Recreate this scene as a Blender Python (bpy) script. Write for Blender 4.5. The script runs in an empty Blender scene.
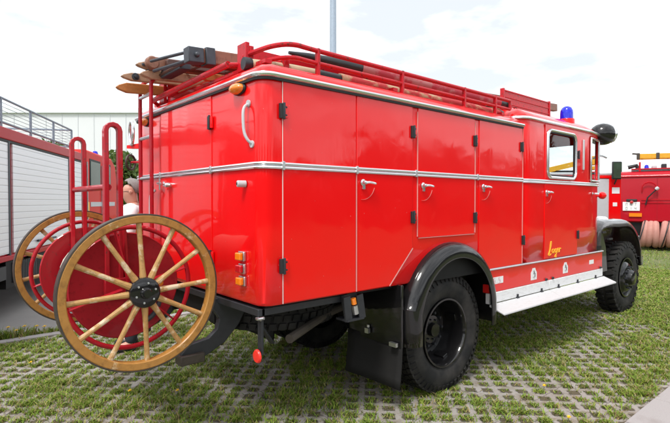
import bpy, bmesh, math, random
import numpy as np
from mathutils import Vector, Matrix
R = math.radians
rnd = random.Random(7)
SC = bpy.context.scene
COL = SC.collection

# ------------------------------------------------------------------ mesh builder
class MB:
    def __init__(s): s.v = []; s.f = []; s.m = []
    def add(s, vs, fs, mi=0):
        o = len(s.v); s.v += [Vector(p) for p in vs]
        s.f += [[o + i for i in f] for f in fs]; s.m += [mi] * len(fs); return s
    def box(s, a, b, mi=0):
        x0, y0, z0 = a; x1, y1, z1 = b
        return s.add([(x0,y0,z0),(x1,y0,z0),(x1,y1,z0),(x0,y1,z0),(x0,y0,z1),(x1,y0,z1),(x1,y1,z1),(x0,y1,z1)],
              [(0,3,2,1),(4,5,6,7),(0,1,5,4),(1,2,6,5),(2,3,7,6),(3,0,4,7)], mi)
    def obox(s, c, ax, ay, az, mi=0):
        c, ax, ay, az = map(Vector, (c, ax, ay, az))
        vs = [c + i*ax + j*ay + k*az for k in (-1,1) for i, j in ((-1,-1),(1,-1),(1,1),(-1,1))]
        return s.add(vs, [(0,3,2,1),(4,5,6,7),(0,1,5,4),(1,2,6,5),(2,3,7,6),(3,0,4,7)], mi)
    def bar(s, p, q, w, h, up=(0,0,1), mi=0):
        p, q = Vector(p), Vector(q); d = (q-p); L = d.length; d.normalize()
        sd = d.cross(Vector(up));
        if sd.length < 1e-4: sd = d.cross(Vector((1,0,0)))
        sd.normalize(); u = sd.cross(d)
        return s.obox((p+q)/2, d*(L/2), sd*(w/2), u*(h/2), mi)
    def tube(s, pts, r, n=10, closed=False, mi=0, caps=True):
        pts = [Vector(p) for p in pts]; N = len(pts)
        rs = r if isinstance(r, (list, tuple)) else [r]*N
        T = []
        for i in range(N):
            if closed: t = pts[(i+1)%N] - pts[i-1]
            elif i == 0: t = pts[1]-pts[0]
            elif i == N-1: t = pts[-1]-pts[-2]
            else: t = (pts[i+1]-pts[i]).normalized() + (pts[i]-pts[i-1]).normalized()
            T.append(t.normalized())
        ref = Vector((0,0,1)) if abs(T[0].z) < .9 else Vector((1,0,0))
        nrm = (ref - T[0]*ref.dot(T[0])).normalized()
        vs = []
        for i in range(N):
            nrm = (nrm - T[i]*nrm.dot(T[i])).normalized(); b = T[i].cross(nrm)
            for k in range(n):
                a = 2*math.pi*k/n; vs.append(pts[i] + (nrm*math.cos(a) + b*math.sin(a))*rs[i])
        fs = []
        for i in range(N if closed else N-1):
            j = (i+1) % N
            for k in range(n):
                fs.append((i*n+k, i*n+(k+1)%n, j*n+(k+1)%n, j*n+k))
        if caps and not closed:
            fs.append(tuple(range(n-1,-1,-1))); fs.append(tuple((N-1)*n+k for k in range(n)))
        return s.add(vs, fs, mi)
    def lathe(s, prof, c, axis=(0,1,0), n=48, mi=0, closed=False):
        """prof: (radius, along-axis) pairs"""
        a = Vector(axis).normalized(); u = a.orthogonal().normalized(); w = a.cross(u); c = Vector(c)
        vs = []; M = len(prof)
        for k in range(n):
            t = 2*math.pi*k/n; e = u*math.cos(t) + w*math.sin(t)
            for r, h in prof: vs.append(c + e*max(r, 1e-5) + a*h)
        fs = []
        for k in range(n):
            k2 = (k+1) % n
            for j in range(M if closed else M-1):
                j2 = (j+1) % M
                fs.append((k*M+j, k*M+j2, k2*M+j2, k2*M+j))
        return s.add(vs, fs, mi)
    def disc(s, c, r, axis, t=.01, n=24, mi=0):
        return s.lathe([(0,-t/2),(r*.97,-t/2),(r,-t/2+t*.15),(r,t/2-t*.15),(r*.97,t/2),(0,t/2)], c, axis, n, mi)
    def prism(s, pts, vec, mi=0):
        pts = [Vector(p) for p in pts]; vec = Vector(vec); n = len(pts)
        return s.add(pts + [p+vec for p in pts], [tuple(range(n-1,-1,-1)), tuple(range(n,2*n))] +
              [(i,(i+1)%n,n+(i+1)%n,n+i) for i in range(n)], mi)
    def grid(s, rows, mi=0, close=False, skip=None):
        nr, nc = len(rows), len(rows[0]); vs = [p for r in rows for p in r]; fs = []
        for i in range(nr-1):
            for j in range(nc if close else nc-1):
                if skip and skip(i, j): continue
                j2 = (j+1) % nc
                fs.append((i*nc+j, i*nc+j2, (i+1)*nc+j2, (i+1)*nc+j))
        return s.add(vs, fs, mi)
    def sweep(s, path, prof, closed=False, mi=0):
        """path: (x,y) with outward normal to its right-hand side; prof: (out, z) closed loop"""
        N = len(path); rows = []
        for i in range(N):
            a = path[i-1] if (closed or i) else path[i]; b = path[(i+1)%N] if (closed or i < N-1) else path[i]
            tx, ty = b[0]-a[0], b[1]-a[1]; L = math.hypot(tx, ty) or 1; nx, ny = ty/L, -tx/L
            rows.append([Vector((path[i][0]+nx*o, path[i][1]+ny*o, z)) for o, z in prof])
        if closed: rows.append(rows[0])
        s.grid(rows, mi, close=True)
        if not closed:
            s.add(rows[0], [tuple(range(len(prof)))], mi); s.add(rows[-1], [tuple(range(len(prof)-1,-1,-1))], mi)
        return s
    def build(s, name, mat, parent=None, local=False, angle=35, bevel=0, loc=None, seg=2, fix=True):
        off = Vector((0,0,0))
        if parent is not None and not local: off = wloc(parent)
        if loc is not None: off = off + Vector(loc)
        me = bpy.data.meshes.new(name)
        me.from_pydata([p-off for p in s.v], [], s.f)
        mats = mat if isinstance(mat, (list, tuple)) else [mat]
        for m in mats: me.materials.append(m)
        for p, k in zip(me.polygons, s.m): p.material_index = min(k, len(mats)-1)
        if fix:
            bm = bmesh.new(); bm.from_mesh(me); bmesh.ops.recalc_face_normals(bm, faces=bm.faces); bm.to_mesh(me); bm.free()
        for p in me.polygons: p.use_smooth = True
        me.set_sharp_from_angle(angle=R(angle))
        o = bpy.data.objects.new(name, me); COL.objects.link(o)
        if parent is not None: o.parent = parent
        if loc is not None: o.location = loc
        if bevel:
            b = o.modifiers.new('edge', 'BEVEL'); b.width = bevel; b.segments = seg; b.limit_method = 'ANGLE'; b.angle_limit = R(40); b.harden_normals = False
        return o

def wloc(o):
    p = Vector(o.location)
    while o.parent: o = o.parent; p = p + Vector(o.location)
    return p
def thing(name, label, cat, loc=(0,0,0), rz=0, group=None):
    o = bpy.data.objects.new(name, None); o.empty_display_size = .2; COL.objects.link(o)
    o.location = loc; o.rotation_euler = (0,0,rz); return tag(o, label, cat, group)
def tag(o, label, cat, group=None, kind=None):
    if label: o['label'] = label
    if cat: o['category'] = cat
    if group: o['group'] = group
    if kind: o['kind'] = kind
    return o
def struct(o, label=None, kind='structure'):
    o['kind'] = kind
    return o
def copy_tree(o, parent=None):
    c = o.copy(); COL.objects.link(c); c.parent = parent
    for ch in list(o.children): copy_tree(ch, c)
    return c
def arc(cx, cy, r, a0, a1, n):
    return [(cx+r*math.cos(R(a0+(a1-a0)*i/n)), cy+r*math.sin(R(a0+(a1-a0)*i/n))) for i in range(n+1)]
def rrect(w, h, r, n=6):
    p = []
    for cx, cy, a in ((w/2-r,h/2-r,0),(-w/2+r,h/2-r,90),(-w/2+r,-h/2+r,180),(w/2-r,-h/2+r,270)):
        p += arc(cx, cy, r, a, a+90, n)
    return p
def smooth(pts, n=6):
    """Catmull-Rom through 3D points"""
    P = [Vector(p) for p in pts]; P = [P[0]*2-P[1]] + P + [P[-1]*2-P[-2]]; out = []
    for i in range(1, len(P)-2):
        for k in range(n):
            t = k/n; a, b, c, d = P[i-1], P[i], P[i+1], P[i+2]
            out.append(.5*((2*b)+(c-a)*t+(2*a-5*b+4*c-d)*t*t+(3*b-a-3*c+d)*t**3))
    out.append(P[-2]); return out

# ------------------------------------------------------------------ materials
class NT:
    def __init__(s, name):
        s.mat = bpy.data.materials.new(name); s.mat.use_nodes = True; s.nt = s.mat.node_tree
        s.b = s.nt.nodes['Principled BSDF']
    def n(s, t, **kw):
        x = s.nt.nodes.new(t)
        for k, v in kw.items():
            if hasattr(x, k): setattr(x, k, v)
            else: x.inputs[k.replace('_', ' ')].default_value = v
        return x
    def l(s, a, b): s.nt.links.new(a, b)
    def ramp(s, fac, stops, interp='LINEAR'):
        r = s.n('ShaderNodeValToRGB'); r.color_ramp.interpolation = interp
        e = r.color_ramp.elements
        while len(e) < len(stops): e.new(.5)
        for x, (p, c) in zip(e, stops): x.position = p; x.color = (*c, 1) if len(c) == 3 else c
        s.l(fac, r.inputs[0]); return r.outputs[0]
    def mix(s, fac, a, b, blend='MIX'):
        m = s.n('ShaderNodeMix', data_type='RGBA', blend_type=blend)
        for k, v in ((0, fac), (6, a), (7, b)):
            if hasattr(v, 'is_linked') or hasattr(v, 'links'): s.l(v, m.inputs[k])
            else: m.inputs[k].default_value = v if k == 0 else (*v, 1)
        return m.outputs[2]
    def math(s, op, a, b=0., c=None):
        m = s.n('ShaderNodeMath', operation=op)
        for k, v in enumerate((a, b) if c is None else (a, b, c)):
            if hasattr(v, 'links'): s.l(v, m.inputs[k])
            else: m.inputs[k].default_value = v
        return m.outputs[0]
    def co(s, scale=(1,1,1), which='Object'):
        t = s.n('ShaderNodeTexCoord'); m = s.n('ShaderNodeMapping'); m.inputs['Scale'].default_value = scale
        s.l(t.outputs[which], m.inputs[0]); return m.outputs[0]
    def noise(s, co, scale, detail=4, rough=.55):
        x = s.n('ShaderNodeTexNoise'); x.inputs['Scale'].default_value = scale; x.inputs['Detail'].default_value = detail; x.inputs['Roughness'].default_value = rough
        s.l(co, x.inputs['Vector']); return x.outputs[0]
    def bump(s, h, strength=.2, dist=.01):
        b = s.n('ShaderNodeBump'); b.inputs['Strength'].default_value = strength; b.inputs['Distance'].default_value = dist
        s.l(h, b.inputs['Height']); s.l(b.outputs[0], s.b.inputs['Normal']); return b
    def set(s, **kw):
        for k, v in kw.items():
            i = s.b.inputs[k.replace('_', ' ')]
            if hasattr(v, 'links'): s.l(v, i)
            elif isinstance(v, tuple): i.default_value = (*v, 1)
            else: i.default_value = v
        return s
def simple(name, c, rough=.5, metal=0., var=.12, scale=9., coat=0., bump=0., spec=.5):
    m = NT(name); co = m.co(); nz = m.noise(co, scale)
    m.set(Base_Color=m.mix(nz, tuple(x*(1-var) for x in c), tuple(min(1, x*(1+var)) for x in c)), Roughness=rough, Metallic=metal,
          Coat_Weight=coat, Coat_Roughness=.04, Specular_IOR_Level=spec)
    if bump: m.bump(m.noise(co, scale*6), bump, .004)
    return m.mat
def paint(name, c, worn=(.35,.02,.02), wear=0., rough=.35, coat=1., wav=.35, dust=0., grime=0.):
    m = NT(name); co = m.co()
    n1 = m.noise(co, 3.0, 3); n2 = m.noise(co, 38, 6, .7)
    base = m.mix(n1, tuple(x*.94 for x in c), c)
    if wear:
        w = m.ramp(n2, [(.62-wear*.2, (0,0,0)), (.68-wear*.2, (1,1,1))])
        base = m.mix(w, base, worn)
    if dust:
        base = m.mix(m.math('MULTIPLY', n2, dust), base, (.35,.3,.26))
    cr = .05
    if grime:   # road dirt thrown up on the lowest part, fine chips, streaky polish marks
        sx = m.n('ShaderNodeSeparateXYZ'); tcn = m.n('ShaderNodeNewGeometry'); m.l(tcn.outputs['Position'], sx.inputs[0])
        low = m.ramp(m.math('ADD', sx.outputs[2], m.math('MULTIPLY', m.noise(co, 5, 5, .7), .35)), [(0,(1,1,1)),(.62,(.0,.0,.0))]) if False else m.math('SMOOTH_MIN', 1., m.math('MAXIMUM', 0., m.math('MULTIPLY', m.math('SUBTRACT', m.math('ADD', 1.02, m.math('MULTIPLY', m.noise(co, 6, 5, .7), .30)), sx.outputs[2]), 2.2)), .1)
        base = m.mix(m.math('MULTIPLY', m.math('MULTIPLY', low, n2), grime), base, (.26,.13,.10))
        chip = m.ramp(m.noise(co, 55, 2, .5), [(.765,(0,0,0)),(.775,(1,1,1))]); base = m.mix(m.math('MULTIPLY', chip, .5), base, (.5,.30,.28))
        st = m.noise(m.co((30,30,1.2)), 3, 4, .6); cr = m.math('ADD', m.math('MULTIPLY', m.math('MAXIMUM', m.math('SUBTRACT', m.math('ADD', m.math('MULTIPLY', st, .5), m.math('MULTIPLY', n1, .5)), .42), 0.), .55), .025)
    m.set(Base_Color=base, Roughness=rough, Coat_Weight=coat, Coat_Roughness=cr, Specular_IOR_Level=.12)
    h = m.math('ADD', m.math('MULTIPLY', m.noise(co, 1.7, 2), 1.), m.math('MULTIPLY', m.noise(co, 7.0, 1), .12))
    b = m.bump(h, wav, .012)
    m.l(b.outputs[0], m.b.inputs['Coat Normal'])
    return m.mat
M = {}
RED = (.84, .003, .0045)
M['red'] = paint('fire_red_paint', RED, wav=.5, coat=.75, grime=.3)
M['cabred'] = paint('fire_red_cab_paint', RED, wav=.5, coat=.75, grime=.3)
M['rackred'] = paint('worn_red_paint', (.50,.010,.02), worn=(.12,.03,.02), wear=.25, rough=.45, coat=.3, wav=.1)
M['cartred'] = paint('dull_red_paint', (.40,.010,.020), worn=(.16,.03,.03), wear=.16, rough=.45, coat=.35, wav=.2)
M['discred'] = paint('matt_red_paint', (.33,.014,.022), worn=(.25,.012,.018), wear=.3, rough=.6, coat=.1, wav=.3)
M['bgred'] = paint('deep_red_paint', (.42,.005,.016), rough=.45, coat=.3, wav=.3)
M['black'] = paint('black_gloss_paint', (.006,.006,.007), wav=.2, rough=.3, dust=.015, coat=.8)
M['fender'] = paint('dusty_black_paint', (.026,.027,.032), wav=.1, rough=.35, dust=.18)
M['edge2'] = simple('pinkish_edge_highlight', (.70,.30,.28), .5)  # pinkish tone for the highlight painted along door seams
M['edge'] = simple('pale_edge_highlight', (.78,.62,.60), .5)
M['chrome'] = simple('polished_aluminium', (.74,.75,.77), .22, .9, .06)
M['alu'] = simple('brushed_aluminium', (.6,.61,.63), .38, 1., .1, 30)
M['steel'] = simple('dark_steel', (.032,.034,.04), .45, .3, .3, 24)
M['bracket'] = simple('blue_grey_iron', (.065,.072,.085), .5, .5, .3, 30)
M['chassis'] = simple('chassis_black', (.010,.010,.011), .6, 0, .3, 15, spec=.25)
M['dirtysteel'] = simple('dusty_pipe', (.075,.062,.05), .7, .2, .3, 15)
M['white'] = simple('white_paint', (.50,.51,.53), .5, 0, .09, 9)
def step_paint(name, c):
    m = NT(name); co = m.co(); a = m.noise(m.co((2,9,9)), 6, 6, .7); b_ = m.noise(co, 22, 5, .7)
    col = m.mix(m.ramp(a, [(.48,(0,0,0)),(.72,(.4,.4,.4))]), c, (.42,.39,.36)); col = m.mix(m.ramp(b_, [(.62,(0,0,0)),(.68,(.5,.5,.5))]), col, (.3,.26,.22))
    m.set(Base_Color=col, Roughness=.6); m.bump(b_, .1, .002); return m.mat
M['stepwhite'] = step_paint('scuffed_white_paint', (.74,.74,.75)); M['board'] = step_paint('toned_down_white_paint', (.52,.52,.53))  # board white toned darker than the riser to offset stronger light on it
M['sticker'] = simple('white_label', (.8,.8,.8), .4, 0, .02)
M['ink'] = simple('dark_print', (.03,.03,.03), .5)
M['redink'] = simple('pale_red_print', (.55,.25,.3), .5)
M['yellow'] = simple('yellow_script', (.85,.48,.04), .5)
M['yellowladder'] = simple('yellow_boom_paint', (.72,.36,.02), .45, 0, .2)
M['orange'] = simple('amber_lens', (.85,.22,.01), .15, 0, .15, 40, coat=.8)
M['redlens'] = simple('red_lens', (.5,.01,.015), .15, 0, .2, 40, coat=.8)
M['reflector'] = simple('red_reflector', (.8,.03,.02), .3, 0, .1, 60)
M['rubber_trim'] = simple('rubber_seal', (.015,.015,.017), .6)
M['rubber_black'] = simple('black_hose_rubber', (.018,.019,.022), .45, 0, .3, 20)
M['flap'] = simple('mud_flap_rubber', (.015,.0145,.0145), .75, 0, .35, 5, bump=.2, spec=.25)
M['hosewind'] = simple('pale_hose_fabric', (.55,.5,.42), .85, 0, .15, 60)
M['canvas'] = simple('canvas_sleeve', (.50,.40,.27), .85, 0, .25, 14)
M['pinkhose'] = simple('pink_fire_hose', (.47,.22,.185), .8, 0, .2, 8, bump=.2)
M['glassy'] = simple('lamp_glass', (.7,.72,.74), .1, .3, .05)
M['seat'] = simple('seat_vinyl', (.03,.03,.035), .6)
M['engine'] = simple('cast_iron', (.05,.05,.05), .6, .3, .3)
M['shutter'] = None
def tyre_mat(name, c=(.014,.014,.015), dust=.5):
    m = NT(name); co = m.co(); n = m.noise(co, 6, 5); n2 = m.noise(co, 60, 3)
    m.set(Base_Color=m.mix(m.ramp(n, [(.4,(0,0,0)),(.8,(dust,)*3)]), c, (.10,.09,.08)), Roughness=.72, Specular_IOR_Level=.25)
    m.bump(n2, .15, .003); return m.mat
M['tyre'] = tyre_mat('tyre_rubber')
M['tread'] = tyre_mat('tread_rubber', (.013,.013,.013), .25)
def hose_mat(name, a, b):
    m = NT(name); co = m.co((.5,1,1)); n = m.noise(co, 14, 6, .65); n3 = m.noise(co, 5, 3)
    w = m.ramp(m.math('ADD', m.math('MULTIPLY', n, .7), m.math('MULTIPLY', n3, .4)), [(.54,(0,0,0)),(.62,(1,1,1))])
    m.set(Base_Color=m.mix(w, a, b), Roughness=.7); m.bump(n, .3, .006); return m.mat
M['hosered'] = hose_mat('faded_red_hose', (.40,.03,.05), (.42,.15,.15))
M['hosemot'] = hose_mat('mottled_red_hose', (.46,.03,.035), (.48,.33,.20))
def wood(name, a, b, worn, sc=(1.2,22,22), wear=.5, rough=.55):
    m = NT(name); co = m.co(sc); n = m.noise(co, 2.2, 6, .6); n2 = m.noise(m.co(), 9, 5, .65)
    base = m.mix(n, a, b); n4 = m.noise(m.co(), 26, 6, .7); base = m.mix(m.math('MULTIPLY', m.ramp(n4, [(.5,(0,0,0)),(.7,(1,1,1))]), .55), base, tuple(x*.35 for x in a)); w = m.ramp(n2, [(wear, (0,0,0)), (wear+.1, (1,1,1))])
    m.set(Base_Color=m.mix(w, base, worn), Roughness=rough, Coat_Weight=.15, Coat_Roughness=.2); m.bump(n, .15, .004); return m.mat
M['wood_orange'] = wood('varnished_orange_wood', (.42,.15,.035), (.60,.25,.07), (.5,.28,.12), wear=.62)
M['wood_brown'] = wood('old_brown_wood', (.17,.065,.035), (.30,.12,.07), (.34,.17,.10), wear=.58)
M['wood_tip'] = wood('weathered_tip_wood', (.34,.20,.12), (.48,.30,.19), (.25,.13,.07), wear=.6)
M['wood_dark'] = wood('dark_stained_wood', (.06,.022,.015), (.11,.04,.028), (.14,.06,.04), wear=.6)
M['wood_rung'] = wood('pale_rung_wood', (.5,.36,.22), (.6,.45,.3), (.4,.26,.15), wear=.6)
M['felloe'] = wood('ochre_wheel_wood', (.29,.125,.022), (.46,.225,.045), (.60,.44,.25), sc=(14,14,14), wear=.60)
M['spoke'] = wood('worn_spoke_wood', (.36,.18,.05), (.52,.31,.11), (.62,.50,.34), sc=(16,16,16), wear=.52)
M['rust_iron'] = simple('dark_iron_tyre', (.085,.072,.062), .5, .6, .4, 20)
def glass(name, tint=(1,1,1), dark=.0):
    m = NT(name); nt = m.nt
    tr = m.n('ShaderNodeBsdfTransparent'); tr.inputs[0].default_value = (*[x*(1-dark) for x in tint], 1)
    gl = m.n('ShaderNodeBsdfGlossy'); gl.inputs['Roughness'].default_value = .02
    fr = m.n('ShaderNodeFresnel'); fr.inputs[0].default_value = 1.45
    mx = m.n('ShaderNodeMixShader'); m.l(fr.outputs[0], mx.inputs[0]); m.l(tr.outputs[0], mx.inputs[1]); m.l(gl.outputs[0], mx.inputs[2])
    m.l(mx.outputs[0], nt.nodes['Material Output'].inputs[0]); return m.mat
M['glass'] = glass('clear_glass', (.93,.97,.97))
M['darkglass'] = glass('tinted_glass', (.5,.56,.56), .3)
def blue_glass():
    m = NT('blue_beacon_glass'); m.set(Base_Color=(.01,.02,.75), Roughness=.12, Coat_Weight=1., Transmission_Weight=.25, IOR=1.2); return m.mat
M['blue'] = blue_glass()
def shutter():
    m = NT('aluminium_roller_slats'); t = m.n('ShaderNodeTexCoord'); sx = m.n('ShaderNodeSeparateXYZ'); m.l(t.outputs['Object'], sx.inputs[0])
    p = m.math('PINGPONG', m.math('MULTIPLY', sx.outputs[2], 11.0), .5)
    g = m.ramp(p, [(0,(0,0,0)),(.12,(1,1,1))])
    m.set(Base_Color=m.mix(g, (.58,.59,.62), (.82,.83,.86)), Roughness=.45, Metallic=.4); m.bump(g, .35, .006); return m.mat
M['shutter'] = shutter()

# ------------------------------------------------------------------ ground
def ground_mat():
    m = NT('meadow_soil'); co = m.co()
    a = m.noise(co, .35, 5, .6); b = m.noise(co, 14, 6, .7); c = m.noise(co, 2.2, 5, .65)
    col = m.mix(m.ramp(a, [(.35,(0,0,0)),(.65,(1,1,1))]), (.10,.14,.035), (.14,.16,.05))
    col = m.mix(m.ramp(c, [(.52,(0,0,0)),(.72,(1,1,1))]), col, (.22,.19,.12))
    col = m.mix(m.ramp(b, [(.3,(1,1,1)),(.55,(0,0,0))]), col, (.06,.08,.02))
    m.set(Base_Color=col, Roughness=.95); m.bump(b, .6, .03); return m.mat
def paver_mat():
    m = NT('grass_paver_concrete'); t = m.n('ShaderNodeTexCoord')
    wob = m.noise(t.outputs['Object'], 30, 3)
    ad = m.n('ShaderNodeVectorMath', operation='MULTIPLY_ADD'); w3 = m.n('ShaderNodeTexNoise'); w3.inputs['Scale'].default_value = 28
    m.l(t.outputs['Object'], w3.inputs['Vector']); m.l(w3.outputs['Color'], ad.inputs[0]); ad.inputs[1].default_value = (.040,)*3; m.l(t.outputs['Object'], ad.inputs[2])
    sx = m.n('ShaderNodeSeparateXYZ'); m.l(ad.outputs[0], sx.inputs[0]); X, Y = sx.outputs[0], sx.outputs[1]
    U = m.math('MULTIPLY', m.math('ADD', m.math('ADD', X, Y), 200.0-.040), .70711); V = m.math('MULTIPLY', m.math('ADD', m.math('SUBTRACT', X, Y), 200.0), .70711)
    d = m.math('MAXIMUM', m.math('PINGPONG', U, .0707107), m.math('PINGPONG', V, .0707107))
    hole = m.ramp(d, [(.037,(1,1,1)),(.046,(0,0,0))])
    big = m.noise(t.outputs['Object'], 1.1, 4, .6); fine = m.noise(t.outputs['Object'], 90, 4, .7); mid = m.noise(t.outputs['Object'], 9, 5, .65)
    conc = m.mix(fine, (.24,.22,.20), (.40,.37,.35)); conc = m.mix(m.ramp(mid, [(.46,(0,0,0)),(.66,(1,1,1))]), conc, (.20,.165,.12)); conc = m.mix(m.math('MULTIPLY', m.ramp(big, [(.45,(0,0,0)),(.7,(1,1,1))]), .55), conc, (.19,.165,.13))
    # slab joints every 0.6 x 0.4 m
    jx = m.math('PINGPONG', m.math('ADD', X, 100.05), .3); jy = m.math('PINGPONG', m.math('ADD', Y, 100.05), .2)
    j = m.ramp(m.math('MINIMUM', jx, jy), [(.002,(1,1,1)),(.006,(0,0,0))])
    conc = m.mix(m.math('MULTIPLY', j, .75), conc, (.06,.05,.035))
    soil = m.mix(mid, (.055,.047,.026), (.12,.095,.055))
    m.set(Base_Color=m.mix(hole, conc, soil), Roughness=.92)
    h = m.math('ADD', m.math('MULTIPLY', hole, -1.), m.math('MULTIPLY', fine, .15)); m.bump(h, .9, .018); return m.mat
def asphalt_mat():
    m = NT('worn_asphalt'); co = m.co(); a = m.noise(co, 80, 4, .7); b = m.noise(co, 1.5, 5, .6)
    m.set(Base_Color=m.mix(b, m.mix(a, (.14,.135,.13), (.27,.26,.25)), (.30,.285,.27)), Roughness=.9); m.bump(a, .4, .006); return m.mat
def slab_mat():
    m = NT('kerb_slab_concrete'); co = m.co(); a = m.noise(co, 130, 4, .75); b = m.noise(co, 4, 5, .6)
    c = m.mix(a, (.24,.225,.22), (.42,.40,.395)); c = m.mix(m.ramp(b, [(.5,(0,0,0)),(.72,(1,1,1))]), c, (.26,.235,.225))
    m.set(Base_Color=c, Roughness=.9); m.bump(a, .3, .003); return m.mat
KY = -2.285; RY = 3.0
struct(MB().add([(-500,-500,0),(700,-500,0),(700,600,0),(-500,600,0)], [(0,1,2,3)]).build('ground', ground_mat()))
struct(MB().add([(-14,KY,.004),(11.5,KY,.004),(11.5,RY,.004),(-14,RY,.004)], [(0,1,2,3)]).build('grass_paving', paver_mat()))
struct(MB().add([(-30,RY+.30,.004),(26,RY+.30,.004),(26,11,.004),(-30,11,.004)], [(0,1,2,3)]).build('road', asphalt_mat()))
# flush concrete edge between paving and road
sl = slab_mat()
e = MB()
x = -14.
while x < 12: e.box((x+.006,RY+.006,-.05),(x+.994,RY+.13,.018)); x += 1.
struct(e.build('road_kerb', sl, bevel=.006))
p = MB(); x = -12.19
while x < 14:
    for k in range(4):
        p.box((x+.004, KY-.42*(k+1)+.004, -.06), (x+.626, KY-.42*k-.004, .022+rnd.uniform(-.002,.002)))
    x += .63
struct(p.build('pavement', sl, bevel=.005))
pb = MB().add([(-12,KY-1.7,.006),(14,KY-1.7,.006),(14,KY,.006),(-12,KY,.006)], [(0,1,2,3)])
struct(pb.build('pavement_bed', simple('joint_sand', (.07,.06,.045), .95)))

# grass ------------------------------------------------------------------
CAM = np.array([-1.52, -3.535]); FWD = np.array([math.cos(R(49.4)), math.sin(R(49.4))]); RGT = np.array([FWD[1], -FWD[0]])
rg = np.random.default_rng(5)
def vnoise(x, y, s, seed):
    def h(i, j): return np.mod(np.sin(i*127.1+j*311.7+seed*74.7)*43758.5453, 1.)
    x = x/s; y = y/s; i = np.floor(x); j = np.floor(y); fx = x-i; fy = y-j; fx = fx*fx*(3-2*fx); fy = fy*fy*(3-2*fy)
    return (h(i,j)*(1-fx)+h(i+1,j)*fx)*(1-fy) + (h(i,j+1)*(1-fx)+h(i+1,j+1)*fx)*fy
def fbm(x, y, s, seed): return .55*vnoise(x,y,s,seed)+.3*vnoise(x,y,s*.45,seed+3)+.15*vnoise(x,y,s*.2,seed+9)
def grass_mat(name, stops):
    m = NT(name); g = m.n('ShaderNodeNewGeometry'); col = m.ramp(g.outputs['Random Per Island'], stops)
    m.set(Base_Color=col, Roughness=.55, Specular_IOR_Level=.3)
    tr = m.n('ShaderNodeBsdfTranslucent'); m.l(col, tr.inputs[0]); mx = m.n('ShaderNodeMixShader'); mx.inputs[0].default_value = .3
    m.l(m.b.outputs[0], mx.inputs[1]); m.l(tr.outputs[0], mx.inputs[2]); m.l(mx.outputs[0], m.nt.nodes['Material Output'].inputs[0]); return m.mat
def blades(name, mat, px, py, h, w, lean, base=0.004):
    n = len(px); az = rg.uniform(0, 2*math.pi, n); fa = az + math.pi/2 + rg.normal(0, .5, n)
    lx = np.cos(az)*lean; ly = np.sin(az)*lean; wx = np.cos(fa)*w/2; wy = np.sin(fa)*w/2
    V = np.zeros((n, 5, 3))
    V[:,0] = np.c_[px-wx, py-wy, np.full(n, base)]; V[:,1] = np.c_[px+wx, py+wy, np.full(n, base)]
    mh = h*.62
    V[:,2] = np.c_[px+lx*.35+wx*.85, py+ly*.35+wy*.85, base+mh]; V[:,3] = np.c_[px+lx*.35-wx*.85, py+ly*.35-wy*.85, base+mh]
    V[:,4] = np.c_[px+lx, py+ly, base+h]
    me = bpy.data.meshes.new(name); me.vertices.add(n*5); me.vertices.foreach_set('co', V.ravel())
    b = (np.arange(n)*5)[:,None]
    li = np.concatenate([b+np.array([0,1,2,3]), b+np.array([3,2,4])], axis=1).ravel()
    me.loops.add(n*7); me.loops.foreach_set('vertex_index', li.astype(np.int32))
    st = ((np.arange(n)*7)[:,None]+np.array([0,4])).ravel()
    me.polygons.add(n*2); me.polygons.foreach_set('loop_start', st.astype(np.int32)); me.update(calc_edges=True); me.validate()
    me.materials.append(mat); o = bpy.data.objects.new(name, me); COL.objects.link(o); return struct(o, kind='stuff')
def view(px, py, margin=1.6):
    d = np.c_[px, py]-CAM; z = d@FWD; r = d@RGT
    return (z > 2.2) & (np.abs(r) < z*.70+margin)
PX, PY, PH, PW, PL = [], [], [], [], []
# tufts in the paver cells
ii, jj = np.meshgrid(np.arange(-40, 116), np.arange(-23, 31)); k = ((ii+jj) % 2 == 0); cx = ii[k]*.1; cy = jj[k]*.1
k = view(cx, cy) & (cy > KY+.05) & (cy < RY-.03); cx, cy = cx[k], cy[k]
dist = np.hypot(cx-CAM[0], cy-CAM[1])
dens = fbm(cx, cy, 1.3, 1); lush = fbm(cx, cy, .42, 22)
cov = np.clip((dens*.45+fbm(cx, cy, .13, 31)*.35+lush*.55-.385)*2.8, .16, 1.25)
cov = np.clip(cov + np.clip((dist-6.5)*.08, 0, .4), .06, 1.4)
nb = (cov*np.where(dist < 6, 100, np.where(dist < 9, 58, 30))*np.exp(rg.normal(-.08, .6, len(cx)))).astype(int)+2
idx = np.repeat(np.arange(len(cx)), nb)
spread = .0245 + .022*np.clip(cov[idx]-.6, 0, 1)
px = cx[idx]+rg.normal(0, 1, len(idx))*spread; py = cy[idx]+rg.normal(0, 1, len(idx))*spread
hh = (.010+.020*cov[idx])*rg.uniform(.45, 1.35, len(idx)); far = np.clip(dist[idx]/5, 1, 2.4)
PX.append(px); PY.append(py); PH.append(hh); PW.append(.0068*far*rg.uniform(.6,1.7,len(idx))); PL.append(hh*rg.uniform(.5,2.0,len(idx)))
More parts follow.
